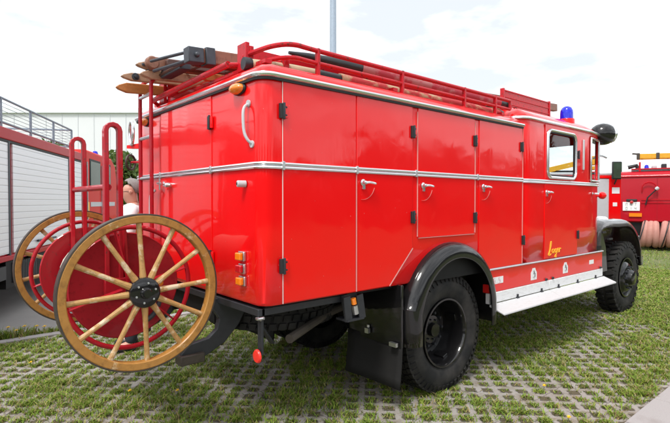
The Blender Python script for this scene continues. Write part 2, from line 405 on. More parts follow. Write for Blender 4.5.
# overgrown patches that hide the lattice
n = 300000; px = rg.uniform(-5, 11.4, n); py = rg.uniform(KY+.03, RY-.05, n); d = np.hypot(px-CAM[0], py-CAM[1])
pch = fbm(px, py, .9, 41)*.55+fbm(px, py, .22, 17)*.45 + np.clip((d-4.6)*.038, 0, .16) + .05*np.clip((-.2-px)/1.5, 0, 1)*np.clip((py-.6)*2, 0, 1)
k = view(px, py) & (rg.uniform(0, 1, n) < np.clip((pch-.572)*9, 0, 1)*np.clip(6.5/d, .35, 1)); px, py, d = px[k], py[k], d[k]
hh = rg.uniform(.012, .034, len(px)); PX.append(px); PY.append(py); PH.append(hh); PW.append(.0060*np.clip(d/5,1,2.5)*rg.uniform(.7,1.5,len(px))); PL.append(hh*rg.uniform(.5,2.0,len(px)))
gm = grass_mat('grass_blades', [(0,(.09,.15,.015)),(.25,(.15,.25,.022)),(.5,(.22,.33,.035)),(.68,(.32,.39,.06)),(.80,(.40,.34,.14)),(1,(.26,.18,.09))])
blades('grass', gm, *map(np.concatenate, (PX,PY,PH,PW,PL)))
# meadow beyond the paving
n = 110000; z = 9+rg.uniform(0,1,n)**1.6*26; r = z*rg.uniform(-.2,.95,n); px = CAM[0]+FWD[0]*z+RGT[0]*r; py = CAM[1]+FWD[1]*z+RGT[1]*r
k = (px > 10.8) & ((py < RY) | (px > 26)) & (py > KY-40) & ~((py < KY) & (py > KY-1.7) & (px < 14)); px, py, z = px[k], py[k], z[k]
k = rg.uniform(0,1,len(px)) < np.clip((fbm(px,py,1.6,60)-.25)*2.2, .1, 1); px, py, z = px[k], py[k], z[k]
hh = rg.uniform(.02,.06,len(px)); blades('meadow_grass', gm, px, py, hh, .009*np.clip(z/10,1,3)*rg.uniform(.7,1.4,len(px)), hh*rg.uniform(.3,1.2,len(px)), .0)
# verge along the road edge
n = 9000; px = rg.uniform(-4.5, 3.2, n); py = RY+.21+rg.normal(0,.045,n); k = rg.uniform(0,1,n) < np.clip((fbm(px,py*0,.5,90)-.30)*3,0,1); px, py = px[k], py[k]
hh = rg.uniform(.03,.11,len(px))*np.where(px < -.5, 1.25, .7); blades('verge_grass', gm, px, py, hh, .008*rg.uniform(.7,1.6,len(px)), hh*rg.uniform(.3,1.1,len(px)), .0)
# dandelions
def dandelion(x, y, h, s=1.):
    t = thing('dandelion', 'yellow dandelion flower on a short stem in the grass', 'flower', (x,y,.0), group='dandelions in the grass')
    MB().tube([(x,y,0),(x+.006,y+.004,h*.6),(x+.004,y,h)], .0022, 5).build('stem', M['stem'], t)
    b = MB()
    for q in range(14):
        a = q*2.4; l = .013*s*(1 if q > 5 else .55); b.bar((x+.004,y,h), (x+.004+l*math.cos(a), y+l*math.sin(a), h+.004+.004*(q%3)), .006*s, .002)
    b.build('flower_head', M['dandelion'], t)
M['stem'] = simple('flower_stem', (.10,.14,.03), .6); M['dandelion'] = simple('dandelion_petals', (.78,.50,.01), .6)
for x_, y_, h_ in ((-.62,3.24,.11),(-.5,3.2,.10),(-.71,3.17,.09),(-.78,3.26,.12),(-.42,3.19,.085)): dandelion(x_, y_, h_, 1.7)
for x_, y_ in ((2.0,-2.02),(-.25,.55),(.05,.30),(-.75,1.9),(2.45,-1.62)): dandelion(x_, y_, .045, 1.1)

# ------------------------------------------------------------------ the fire truck
TX = thing('fire_truck', 'bright red vintage fire truck with chrome trim, black mudguards and spoked-wheel hose cart behind it', 'fire truck', (3.0, 0, 0))
HW = 1.1
def outline(x0, x1, hw, r, n=8, inset=0.):
    x0 += inset; x1 -= inset; hw -= inset; r = max(.02, r-inset*.3)
    return arc(x0+r, -hw+r, r, 180, 270, n) + [(x1-.02, -hw), (x1, -hw+.02), (x1, hw-.02), (x1-.02, hw)] + arc(x0+r, hw-r, r, 90, 180, n)
ZB, ZM, ZT = .975, 1.82, 2.355
XE = 3.035
lev = [(.012,.972),(0,.99),(0,1.4),(0,ZM),(0,2.1),(0,2.36),(.006,2.385),(.025,2.415),(.06,2.44),(.12,2.46),(.22,2.475),(.5,2.492),(.9,2.50)]
b = MB(); rows = [[Vector((x,y,z)) for x, y in outline(0, XE, HW, .085, 8, i)] for i, z in lev]
b.grid(rows, close=True); nn = len(rows[0]); b.add(rows[-1], [tuple(range(nn))]); b.add(rows[0], [tuple(range(nn-1,-1,-1))])
# wheel-arch cut: the body ends above the wheels because the side bottom edge is the sill; arches are carried by the mudguards
body = b.build('cargo_body', M['red'], TX, angle=40)
FY = -HW-.007
def side_panel(pts, name='locker_door', parent=TX, mat=None, y0=-HW+.004, th=.011, bev=.0035):
    return MB().prism([(x, y0, z) for x, z in pts], (0, -th, 0)).build(name, mat or M['red'], parent, bevel=bev, angle=30)
g = .0045
doors = []
doors.append(side_panel([(.145+g,.98),(.756-g,.98),(.756-g,2.335),(.145+g,2.335)]))
doors.append(side_panel([(.756+g,.98),(1.09,.98),(1.353-g,1.245),(1.353-g,2.335),(.756+g,2.335)]))
doors.append(side_panel([(1.41+g,1.322),(2.19-g,1.322),(2.19-g,2.335),(1.41+g,2.335)]))
doors.append(side_panel([(2.255+g,.985),(3.02,.985),(3.02,2.335),(2.255+g,2.335)]))
MB().prism([(-.004+.008,-.463+g,1.0),(.004,.463-g,1.0),(.004,.463-g,2.335),(.004,-.463+g,2.335)], (-.011,0,0)).build('rear_door', M['red'], TX, bevel=.0035)
# seam between corner post and rear side strip is the door edge; pale strips paint in the sky highlight along door edges
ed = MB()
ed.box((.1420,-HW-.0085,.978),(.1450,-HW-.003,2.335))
ed.build('edge_highlight', M['edge'], TX)
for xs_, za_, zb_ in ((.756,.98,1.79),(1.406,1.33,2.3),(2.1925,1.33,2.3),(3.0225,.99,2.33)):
    MB().box((xs_-.0011,-HW-.0125,za_),(xs_+.0011,-HW-.003,zb_)).build('edge_highlight', M['edge2'], TX)
MB().box((1.42,-HW-.0125,1.3165),(2.185,-HW-.003,1.3195)).build('edge_highlight', M['edge2'], TX)
e_a = Vector((1.092,-HW-.008,.98)); e_b = Vector((1.353,-HW-.008,1.243)); MB().bar(e_a, e_b, .008, .0020, up=(0,1,0)).build('edge_highlight', M['edge2'], TX)
# trims
half = arc(.085, -HW+.085, .085, 180, 270, 10) + [(XE-.01, -HW)]
path = [(x, -y) for x, y in reversed(half)] + half
prof = lambda z: [(-.004,z-.021),(.013,z-.020),(.018,z-.0115),(.013,z-.004),(.006,z),(.013,z+.004),(.018,z+.0115),(.013,z+.020),(-.004,z+.021)]
MB().sweep(path, prof(ZM)).build('waist_trim', M['chrome'], TX, angle=25)
tp = [(-.004,ZT-.010),(.016,ZT-.012),(.027,ZT-.006),(.030,ZT+.006),(.024,ZT+.018),(-.004,ZT+.022)]
MB().sweep(path, tp).build('roof_gutter', M['chrome'], TX, angle=25)
tp = [(-.003,ZT-.026),(.016,ZT-.026),(.017,ZT-.0125),(-.003,ZT-.0105)]
MB().sweep(path, tp).build('gutter_seal', M['rubber_trim'], TX)
for xs in (.143, .756, 1.382, 2.223):   # joints of the waist trim
    MB().box((xs-.010,-HW-.0215,ZM-.027),(xs+.010,-HW-.002,ZM+.027)).build('trim_joint', M['alu'], TX, bevel=.003)
for yj in (-.463, .463):
    MB().box((-.0215,yj-.010,ZM-.027),(-.002,yj+.010,ZM+.027)).build('trim_joint', M['alu'], TX, bevel=.003)
# hinges
def hinge(x, z, dark_left=True):
    h = MB(); h.box((x-.028,-HW-.024,z-.045),(x-.003,-HW-.004,z+.045))
    h.tube([(x,-HW-.022,z-.05),(x,-HW-.022,z+.05)], .0085, 8, mi=1)
    h.box((x+.006,-HW-.020,z-.04),(x+.03,-HW-.004,z+.04), 2)
    for dz in (-.024,.024): h.lathe([(.0,.002),(.006,.001),(.007,0)], (x+.018,-HW-.020,z+dz), (0,-1,0), 8, 1)
    return h.build('hinge', [M['rubber_trim'], M['steel'], M['red']], TX, bevel=.002)
for hx, hz in ((.145,2.15),(.145,1.21),(1.352,2.138),(1.354,1.483),(2.19,2.138),(2.194,1.462),(3.0,2.145),(3.04,1.22)): hinge(hx, hz)
def hinge_rear(y, z):
    h = MB(); h.box((-.024,y+.003,z-.045),(-.004,y+.028,z+.045)); h.tube([(-.022,y,z-.05),(-.022,y,z+.05)], .0085, 8, mi=1)
    h.box((-.020,y-.03,z-.04),(-.004,y-.006,z+.04), 2); return h.build('hinge', [M['rubber_trim'], M['steel'], M['red']], TX, bevel=.002)
hinge_rear(-.46, 2.145); hinge_rear(-.463, 1.22)
# pull handles with recessed finger grip and the worn arc each one has scratched below it
def tbar(x, z, y=-HW-.011, arcw=True):
    h = MB()
    h.lathe([(.0,.034),(.012,.033),(.015,.026),(.015,.004),(.024,.003),(.024,0)], (x,y,z), (0,-1,0), 16)
    h.tube(smooth([(x,y-.026,z),(x+.045,y-.03,z+.002),(x+.105,y-.024,z-.006)],5), [.010]*5+[.009]*5+[.006], 8)
    h.box((x-.012,y-.012,z-.045),(x+.012,y,z-.018))
    o = h.build('door_handle', M['chrome'], TX)
    if arcw:
        pts = [(x+.118*math.cos(R(a)), y-.0004, z+.118*math.sin(R(a))) for a in range(-98, -8, 9)]
        s = MB()
        for p_, q_ in zip(pts, pts[1:]): s.bar(p_, q_, .0012, .005, up=(0,1,0))
        s.build('handle_scratch', M['scratch'], TX)
M['scratch'] = simple('scratched_paint', (.62,.22,.2), .5)
for hx, hz in ((.815,1.735),(1.47,1.729),(2.315,1.737)): tbar(hx, hz)
# rear fittings
h = MB(); h.tube(smooth([(-.008,-.955,2.195),(-.032,-.957,2.175),(-.045,-.962,2.13),(-.045,-.972,2.03),(-.032,-.985,1.98),(-.008,-.995,1.955)],6), .0095, 10)
for yy, zz in ((-.955,2.2),(-.995,1.95)): h.disc((-.004,yy,zz), .022, (1,0,0), .012, 14)
h.build('grab_handle', M['white'], TX)
h = MB(); h.lathe([(0,.055),(.017,.055),(.021,.05),(.021,.0)], (-.002,-.915,1.712), (-1,.25,0), 16); h.lathe([(0,.058),(.009,.058),(.010,.054)], (-.002,-.915,1.712), (-1,.25,0), 12, 1)
h.build('door_lock', [M['white'], M['rubber_trim']], TX)
h = MB(); h.disc((-.005,.40,1.75), .02, (1,0,0), .01, 14); h.tube([(-.008,.40,1.75),(-.04,.40,1.75)], .009, 8); h.tube([(-.04,.45,1.755),(-.04,.36,1.745)], .011, 8); h.tube([(-.04,.40,1.79),(-.04,.40,1.70)], .009, 8)
h.build('door_handle', M['chrome'], TX)
h = MB(); h.lathe([(0,.05),(.014,.05),(.02,.04),(.02,0)], (-.005,.25,1.735), (-1,0,0), 12); h.tube([(-.03,.32,1.737),(-.03,.19,1.735)], .008, 8); h.build('door_handle', M['chrome'], TX)
def tail(y, z, mat):
    t = MB().box((-.020,y-.036,z-.03),(-.001,y+.036,z+.03)).build('tail_lamp', M['alu'], TX, bevel=.004)
    l = MB().box((-.046,y-.031,z-.0235),(-.0205,y+.031,z+.0235)); l.build('lens', mat, t, bevel=.007, seg=3)
tail(-.882,1.262,M['orange']); tail(-.884,1.185,M['redlens']); tail(-.887,1.108,M['orange'])
def amber(y, z, rz):
    c = Vector((-.002,y,z)); t = MB().lathe([(0,.016),(.052,.016),(.058,.008),(.058,0)], c, (-1,0,0), 24)
    for v in t.v: v.y = y+(v.y-y)*1.4; v.z = z+(v.z-z)*.64
    o = t.build('marker_lamp', M['rubber_trim'], TX)
    t = MB().lathe([(0,.062),(.02,.06),(.04,.048),(.05,.03),(.052,.0165)], c, (-1,0,0), 24)
    for v in t.v: v.y = y+(v.y-y)*1.4; v.z = z+(v.z-z)*.64
    t.build('lens', M['orange'], o)
amber(-.845, 2.305, 0); amber(.80, 2.305, 0)
# rear access ladder
la = MB()
for yy in (.46,.72): la.tube(smooth([(.02,yy,1.2),(-.07,yy,1.22),(-.085,yy,1.3),(-.085,yy,1.9),(-.085,yy,2.5),(-.07,yy,2.6),(.0,yy,2.66),(.12,yy,2.67)],4), .0165, 10)
lo = la.build('access_ladder', M['cartred'], TX)
for zz in (1.47,1.80,2.14,2.49): MB().tube([(-.085,.45,zz),(-.085,.73,zz)], .015, 10).build('rung', M['alu'], lo)
h = MB().tube(smooth([(-.03,.53,1.70),(-.06,.53,1.67),(-.06,.56,1.62),(-.06,.565,1.45)],5), .012, 8); h.build('grab_handle', M['white'], TX)
# equipment on the far rear corner: valve handwheel, folded chrome loop on a red bracket
h = MB(); h.tube([(.12,1.09,1.98),(.0,1.24,1.98)], .011, 8); h.build('valve_stem', M['rackred'], TX)
c = Vector((-.0,1.25,1.98)); ring = [c+Vector((.06,.045,0)).normalized()*0+Vector((.07*math.cos(R(a))*.8, .07*math.cos(R(a))*.6, .07*math.sin(R(a)))) for a in range(0,360,20)]
h = MB().tube(ring, .011, 8, closed=True)
for a in (20,140,260): h.tube([c, c+Vector((.056*math.cos(R(a)), .042*math.cos(R(a)), .07*math.sin(R(a))))], .008, 6)
h.build('handwheel', M['rust_iron'], TX)
h = MB(); h.prism([(.05,1.08,2.10),(-.02,1.30,2.115),(-.02,1.30,2.145),(.05,1.08,2.155)], (.06,0,0)); h.build('mirror_bracket', M['cabred'], TX)
lp = [(.0+.0*i, 1.22+.055*math.cos(R(a)), 2.255+.11*math.sin(R(a))) for i, a in enumerate(range(0,360,20))]
h = MB().tube(lp, .014, 8, closed=True); h.tube([(0,1.20,2.14),(0,1.19,2.36)], .012, 8); h.build('folded_handle', M['chrome'], TX)

# sill band, running board
SY = -HW+.002
MB().box((2.43,SY-.004,.757),(5.058,-HW+.06,.966)).build('sill_panel', M['red'], TX, bevel=.004)
MB().sweep([(2.40,-HW),(5.06,-HW)], [(-.004,.966),(.014,.968),(.019,.976),(.014,.984),(-.004,.986)]).build('sill_trim', M['alu'], TX)
fl = MB()
for xa, xb in ((2.43,3.603),(3.612,5.062)): fl.box((xa,SY-.010,.657),(xb,-HW+.03,.754))
fl.build('step_riser', M['stepwhite'], TX, bevel=.004)
fl = MB()
for xa, xb in ((2.43,3.603),(3.612,5.09)):
    fl.prism([(xa,SY-.012,.654),(xa,SY-.160,.596),(xa,SY-.163,.580),(xa,SY-.012,.634)], (xb-xa,0,0))
fl.build('running_board', M['board'], TX, bevel=.004)
for hx in (2.936,3.431,3.823,4.312,4.831):
    hb = MB(); hb.tube([(hx-.022,SY-.014,.656),(hx+.022,SY-.014,.656)], .011, 8); hb.box((hx-.012,SY-.02,.664),(hx+.012,SY-.008,.69)); hb.build('step_hinge', M['steel'], TX)
for hx in (3.54,3.69,4.99): MB().lathe([(0,.02),(.012,.018),(.015,0)], (hx,SY-.004,.772), (0,-1,0), 10).build('step_latch', M['steel'], TX)
# stickers
def sticker(name, pts, y=SY-.0042, mat=None, lab=None):
    o = MB().prism([(x, y, z) for x, z in pts], (0,-.0014,0)).build(name, mat or M['sticker'], TX)
    if lab: o['label'] = lab
    return o
def strokes(parent, name, segs, y, w, mat):
    m = MB()
    for (x0, z0), (x1, z1) in segs: m.bar((x0,y,z0), (x1,y,z1), .0012, w, up=(0,1,0))
    return m.build(name, mat, parent)
s = sticker('label_plate', [(2.463,.832),(2.68,.832),(2.68,.896),(2.463,.896)], lab='white plate with faint red numerals')
seg5 = lambda x, z, k: [((x+k*.028,z+k*.05),(x,z+k*.05)),((x,z+k*.05),(x,z+k*.028)),((x,z+k*.028),(x+k*.028,z+k*.028)),((x+k*.028,z+k*.028),(x+k*.028,z)),((x+k*.028,z),(x,z))]
strokes(s, 'lettering', seg5(2.51,.84,.95)+[((2.572,.842),(2.572,.848))]+seg5(2.595,.84,.95), SY-.0064, .005, M['redink'])
def bottle(x):
    z = .795; w = .062
    pts = [(x-w,z),(x+w,z),(x+w,z+.075),(x+w*.62,z+.10),(x+w*.45,z+.122),(x-w*.45,z+.122),(x-w*.62,z+.10),(x-w,z+.075)]
    o = sticker('pictogram_label', pts, lab='white bottle-shaped label with small black pictogram')
    strokes(o, 'pictogram', [((x-.02,z+.03),(x+.02,z+.03)),((x+.02,z+.03),(x+.02,z+.07)),((x-.012,z+.062),(x+.012,z+.085)),((x-.012,z+.085),(x+.004,z+.095))], SY-.0064, .011, M['ink'])
bottle(3.277); bottle(4.008)
sticker('label_plate', [(4.66,.838),(4.79,.838),(4.79,.888),(4.66,.888)])
# ---- cab
half = [(3.03,0),(3.03,-.45)] + [(3.03,-.90)] + arc(3.19,-.94,.16,180,270,6) + [(3.35,-1.1),(3.5,-1.1),(3.54,-1.1),(3.88,-1.1),(4.23,-1.1),(4.31,-1.1),(4.5,-1.1),(4.62,-1.097),(4.67,-1.094),(4.80,-1.082),(4.93,-1.063),(5.06,-1.035),(5.12,-1.0),(5.17,-.955),(5.21,-.90),(5.25,-.80),(5.275,-.66),(5.30,-.3),(5.305,0)]
full = half + [(x,-y) for x, y in reversed(half[1:-1])]
cen = (4.15, 0)
def inset_o(pts, d):
    out = []
    for i, (x, y) in enumerate(pts):
        a = pts[i-1]; c = pts[(i+1)%len(pts)]; tx, ty = c[0]-a[0], c[1]-a[1]; L = math.hypot(tx,ty) or 1
        out.append((x - ty/L*d, y + tx/L*d))
    return out
clev = [(0,.98),(0,1.3),(0,ZM-.02),(0,1.86),(0,2.08),(0,2.375),(.004,2.42),(.012,2.452),(.022,2.48),(.05,2.515),(.10,2.55),(.19,2.59),(.33,2.62),(.55,2.645),(.8,2.655)]
def winx(i, j):
    a, c = full[j], full[(j+1)%len(full)]; xm, ym = (a[0]+c[0])/2, (a[1]+c[1])/2
    if 3 <= i <= 4:
        if abs(ym) > 1.05 and 3.54 < xm < 4.23: return 'd'
        if abs(ym) > 1.0 and 4.67 < xm < 5.06: return 'q'
        if xm > 5.2 and abs(ym) < .9: return 'w'
    return None
rows = []
for d, z in clev:
    pts = inset_o(full, d) if d < .25 else [(cen[0]+(x-cen[0])*(1-d/1.25), y*(1-d/1.1)) for x, y in full]
    rows.append([Vector((x,y,z)) for x, y in pts])
b = MB(); b.grid(rows, close=True, skip=lambda i, j: winx(i, j) is not None)
nn = len(full); b.add(rows[-1], [tuple(range(nn))])
cab = b.build('cab', M['cabred'], TX, angle=40)
sm = cab.modifiers.new('sheet', 'SOLIDIFY'); sm.thickness = .02; sm.offset = -1
for kind, nm, mt in (('d','side_window',M['glass']),('q','quarter_window',M['darkglass']),('w','windscreen',M['glass'])):
    for sgn in ((-1,1) if kind != 'w' else (0,)):
        gmb = MB(); ins = [[Vector((x,y,r[0].z)) for x, y in inset_o(full, .012)] for r in rows]
        for i in (3,4):
            for j in range(nn):
                if winx(i,j) == kind and (sgn == 0 or ins[i][j].y*sgn > 0):
                    j2 = (j+1)%nn; gmb.add([ins[i][j],ins[i][j2],ins[i+1][j2],ins[i+1][j]], [(0,1,2,3)])
        gmb.build(nm, mt, TX)
def hole_panel(outer, inner, y, th, name, mat, parent, bev=.003):
    bm = bmesh.new(); loops = []
    for L in (outer, inner):
        vs = [bm.verts.new((x, y, z)) for x, z in L]
        loops += [bm.edges.new((vs[i], vs[(i+1)%len(vs)])) for i in range(len(vs))]
    bmesh.ops.triangle_fill(bm, edges=loops, use_beauty=True, use_dissolve=False)
    r = bmesh.ops.extrude_face_region(bm, geom=bm.faces[:])
    for v in r['geom']:
        if isinstance(v, bmesh.types.BMVert): v.co.y += th
    bmesh.ops.recalc_face_normals(bm, faces=bm.faces)
    bmesh.ops.translate(bm, verts=bm.verts, vec=-wloc(parent))
    me = bpy.data.meshes.new(name); bm.to_mesh(me); bm.free(); me.materials.append(mat)
    for p_ in me.polygons: p_.use_smooth = True
    me.set_sharp_from_angle(angle=R(30))
    o = bpy.data.objects.new(name, me); COL.objects.link(o); o.parent = parent
    bv = o.modifiers.new('edge','BEVEL'); bv.width = bev; bv.segments = 2; bv.limit_method = 'ANGLE'; bv.angle_limit = R(50); return o
wc = (3.882, 2.118)
inner = [(wc[0]+a, wc[1]+c) for a, c in rrect(.665, .485, .07)]
cd = hole_panel([(3.495,.992),(4.298,.992),(4.298,2.425),(3.495,2.425)], inner, -1.096, -.012, 'cab_door', M['cabred'], TX)
fr = [(wc[0]+a, -1.112, wc[1]+c) for a, c in rrect(.685, .505, .078)]
MB().tube(fr, .0185, 8, closed=True).build('window_frame', M['chrome'], cd)
fr = [(wc[0]+a, -1.108, wc[1]+c) for a, c in rrect(.642, .462, .062)]
MB().tube(fr, .010, 6, closed=True).build('window_seal', M['rubber_trim'], cd)
fr = [(wc[0]+a, 1.108, wc[1]+c) for a, c in rrect(.685, .505, .078)]
MB().tube(fr, .02, 8, closed=True).build('window_frame', M['chrome'], TX)
# quarter window frame follows the curved corner
q0 = [(4.67,-1.094),(4.80,-1.082),(4.93,-1.063),(5.06,-1.035)]
qp = [(x-.0, y-.012, 1.86) for x, y in q0] + [(x, y-.012, 2.375) for x, y in reversed(q0)]
qq = [Vector(p) for p in qp]; qs = []
for i in range(len(qq)):
    a, c = qq[i], qq[(i+1)%len(qq)]
    qs += [a.lerp(c, t) for t in (.05,.5,.95)]
MB().tube(qs, .013, 8, closed=True).build('window_frame', M['chrome'], TX)
# cab trims
ch = half[2:]; cpath = ch
cz = 2.452
MB().sweep([(x,y) for x, y in cpath], [(-.004,cz-.010),(.014,cz-.012),(.024,cz-.004),(.024,cz+.008),(.016,cz+.017),(-.004,cz+.02)]).build('roof_gutter', M['chrome'], TX)
mp = [(x,y) for x, y in cpath if x > 3.04]
MB().sweep(mp, [(a*.9,z) for a, z in prof(ZM-.004)]).build('waist_trim', M['chrome'], TX, angle=25)
lp = [(x,-y) for x, y in reversed(cpath)]
MB().sweep(lp, [(-.004,cz-.010),(.014,cz-.012),(.024,cz-.004),(.024,cz+.008),(.016,cz+.017),(-.004,cz+.02)]).build('roof_gutter', M['chrome'], TX)
tbar(3.53, 1.705, -1.108, True)
h = MB(); h.disc((4.74,-1.1,1.705), .016, (0,1,0), .012, 12); h.tube([(4.74,-1.12,1.705),(4.86,-1.125,1.70)], .010, 8); h.build('door_handle', M['chrome'], TX)
for hx, hz in ((4.30,2.15),(4.30,1.22)):
    hh_ = MB(); hh_.box((hx-.022,-1.128,hz-.045),(hx-.003,-1.108,hz+.045), 1); hh_.tube([(hx,-1.122,hz-.05),(hx,-1.122,hz+.05)], .009, 8); hh_.box((hx+.006,-1.122,hz-.04),(hx+.034,-1.098,hz+.04), 2)
    hh_.build('hinge', [M['steel'],M['steel'],M['red']], cd, bevel=.002)
# vertical white strip (position indicator) on the cab pillar
st = MB().box((4.44,-1.115,1.98),(4.475,-1.096,2.34)).build('indicator_strip', M['white'], TX, bevel=.008)
# yellow hand-lettered script near the bottom of the cab door
X0, Z0, k = 3.575, 1.035, .9
def sc(pts): return [(X0+x*k, -1.1095, Z0+z*k) for x, z in pts]
txt = MB()
for st_ in ([(.0,.0),(.03,.05),(.045,.11),(.06,.15),(.075,.155),(.07,.12),(.045,.06),(.02,.005),(.0,-.01),(.03,-.012),(.07,.008)],
            [(.13,.06),(.10,.055),(.09,.025),(.105,.01),(.13,.03),(.14,.06),(.14,.015),(.155,.012)],
            [(.20,.06),(.175,.055),(.165,.025),(.18,.012),(.20,.03),(.21,.06),(.205,-.02),(.185,-.045),(.165,-.035),(.20,.0),(.225,.02)],
            [(.235,.03),(.265,.045),(.255,.065),(.24,.05),(.24,.02),(.26,.012),(.28,.025)],
            [(.285,.015),(.295,.065),(.30,.05),(.325,.06),(.335,.05)]):
    P_ = smooth(sc([(a, b_) for a, b_ in st_]), 4)
    for p_, q_ in zip(P_, P_[1:]):
        if (q_-p_).length > 1e-4: txt.bar(p_, q_, .0016, .015, up=(0,1,0))
txt.build('script_lettering', M['yellow'], TX)['label'] = 'yellow hand lettered script'
# beacon and search lamp
bc = (4.28,-.97,2.585)
bc = (4.42,-.92,2.572)
o = MB().lathe([(0,.03),(.085,.03),(.09,.02),(.09,-.06)], bc, (0,0,1), 24).build('beacon_base', M['red'], TX)
MB().lathe([(0,.185),(.03,.183),(.055,.165),(.07,.13),(.074,.09),(.074,.034)], bc, (0,0,1), 24).build('blue_beacon', M['blue'], TX)
hc = Vector((5.27,-1.0,2.49)); ax = Vector((.80,-.60,.0)).normalized()
o = MB().lathe([(0,-.145),(.055,-.135),(.095,-.108),(.125,-.065),(.143,0),(.141,.045),(.130,.088),(.115,.112)], hc, ax, 28).build('search_lamp', M['black'], TX)
MB().lathe([(.09,.112),(.108,.117),(.113,.132),(.106,.150),(.09,.148)], hc, ax, 28).build('lamp_ring', M['chrome'], o)
MB().lathe([(0,.162),(.06,.156),(.097,.14)], hc, ax, 28).build('lamp_lens', M['glassy'], o)
MB().tube([hc+Vector((-.05,.02,-.05)), (5.12,-.92,2.40)], .022, 8).build('lamp_bracket', M['black'], o)
MB().tube(smooth([(5.13,-1.02,2.20),(5.16,-1.06,2.19),(5.2,-1.09,2.17)],4), .012, 6).build('mirror_stub', M['alu'], TX)
rb = MB().lathe([(0,-.045),(.03,-.038),(.046,-.012),(.048,.015),(.04,.037),(0,.04)], (5.22,-1.03,1.685), (1,-.3,0), 18); rb.tube([(5.22,-1.03,1.685),(5.16,-.97,1.685)], .02, 8); rb.build('side_lamp', M['cabred'], TX)
# cab interior
MB().box((3.1,-1.04,.99),(5.2,1.04,1.03)).build('cab_floor', M['chassis'], TX)
sb = MB(); sb.box((3.35,-1.0,1.25),(3.85,1.0,1.42)); sb.build('bench_seat', M['seat'], TX, bevel=.03)
MB().box((5.0,-.95,1.45),(5.2,.95,1.76)).build('dashboard', M['seat'], TX, bevel=.02)
c = Vector((4.80,.5,1.80)); n_ = Vector((-.6,0,.8)); u_ = n_.orthogonal().normalized(); w_ = n_.cross(u_)
MB().tube([c+(u_*math.cos(R(a))+w_*math.sin(R(a)))*.21 for a in range(0,360,15)], .014, 8, closed=True).tube([c, c+Vector((.28,0,-.36))], .02, 8).build('steering_wheel', M['seat'], TX)
# hood, grille, headlamps (front of the truck, hidden behind the cab)
rows = []
for x, hw_, zt in ((5.2,.52,1.72),(5.6,.46,1.70),(6.1,.42,1.66),(6.5,.38,1.58),(6.68,.30,1.46),(6.74,.2,1.30)):
    rows.append([Vector((x, y*hw_, z*(zt-.8)+.8)) for y, z in ((-1,0),(-1,.45),(-.93,.72),(-.7,.92),(-.35,.99),(0,1),(.35,.99),(.7,.92),(.93,.72),(1,.45),(1,0))])
h = MB().grid(rows); h.add(rows[-1], [tuple(range(11))]); h.build('bonnet', M['cabred'], TX)
gr = MB()
for z in (.9,1.0,1.1,1.2): gr.box((6.745,-.17,z-.02),(6.765,.17,z+.02))
gr.build('grille', M['chrome'], TX)
MB().box((6.84,-1.0,.62),(6.93,1.0,.78)).build('front_bumper', M['black'], TX, bevel=.02)
# chassis and running gear
ch_ = MB()
for yy in (-.42,.42): ch_.box((.05,yy-.035,.70),(6.85,yy+.035,.93))
for xx in (.05,1.2,2.6,4.0,5.4,6.6): ch_.box((xx,-.40,.74),(xx+.06,.40,.90))
ch_.build('chassis_frame', M['chassis'], TX)
MB().tube([(1.82,-.8,.50),(1.82,.8,.50)], .075, 12).lathe([(0,-.26),(.12,-.2),(.2,-.05),(.2,.05),(.12,.2),(0,.26)], (1.82,0,.5), (0,1,0), 20).build('rear_axle', M['chassis'], TX)
MB().tube([(6.25,-.75,.52),(6.25,.75,.52)], .06, 12).build('front_axle', M['chassis'], TX)
MB().tube([(2.0,0,.55),(5.5,0,.75)], .05, 10).build('drive_shaft', M['chassis'], TX)
MB().box((4.6,-.35,.55),(6.3,.35,1.2)).build('engine', M['engine'], TX, bevel=.04)
for yy in (-.5,.5):
    ls = MB()
    for q in range(5): ls.prism([(1.15+.1*q,yy-.035,.62-q*.018),(1.82,yy-.035,.56-q*.018),(2.5-.1*q,yy-.035,.62-q*.018),(2.5-.1*q,yy-.035,.632-q*.018),(1.82,yy-.035,.572-q*.018),(1.15+.1*q,yy-.035,.632-q*.018)], (0,.07,0))
    ls.build('leaf_spring', M['chassis'], TX)
MB().box((2.6,-1.0,.68),(4.9,-.5,.96)).build('tool_box', M['chassis'], TX, bevel=.02)
MB().box((2.6,.5,.55),(4.2,1.0,.96)).build('fuel_tank', M['chassis'], TX, bevel=.05)
MB().box((2.45,-1.09,.74),(5.05,1.09,.97)).box((.06,-1.04,.945),(1.3,1.04,.985)).build('underfloor', M['chassis'], TX)
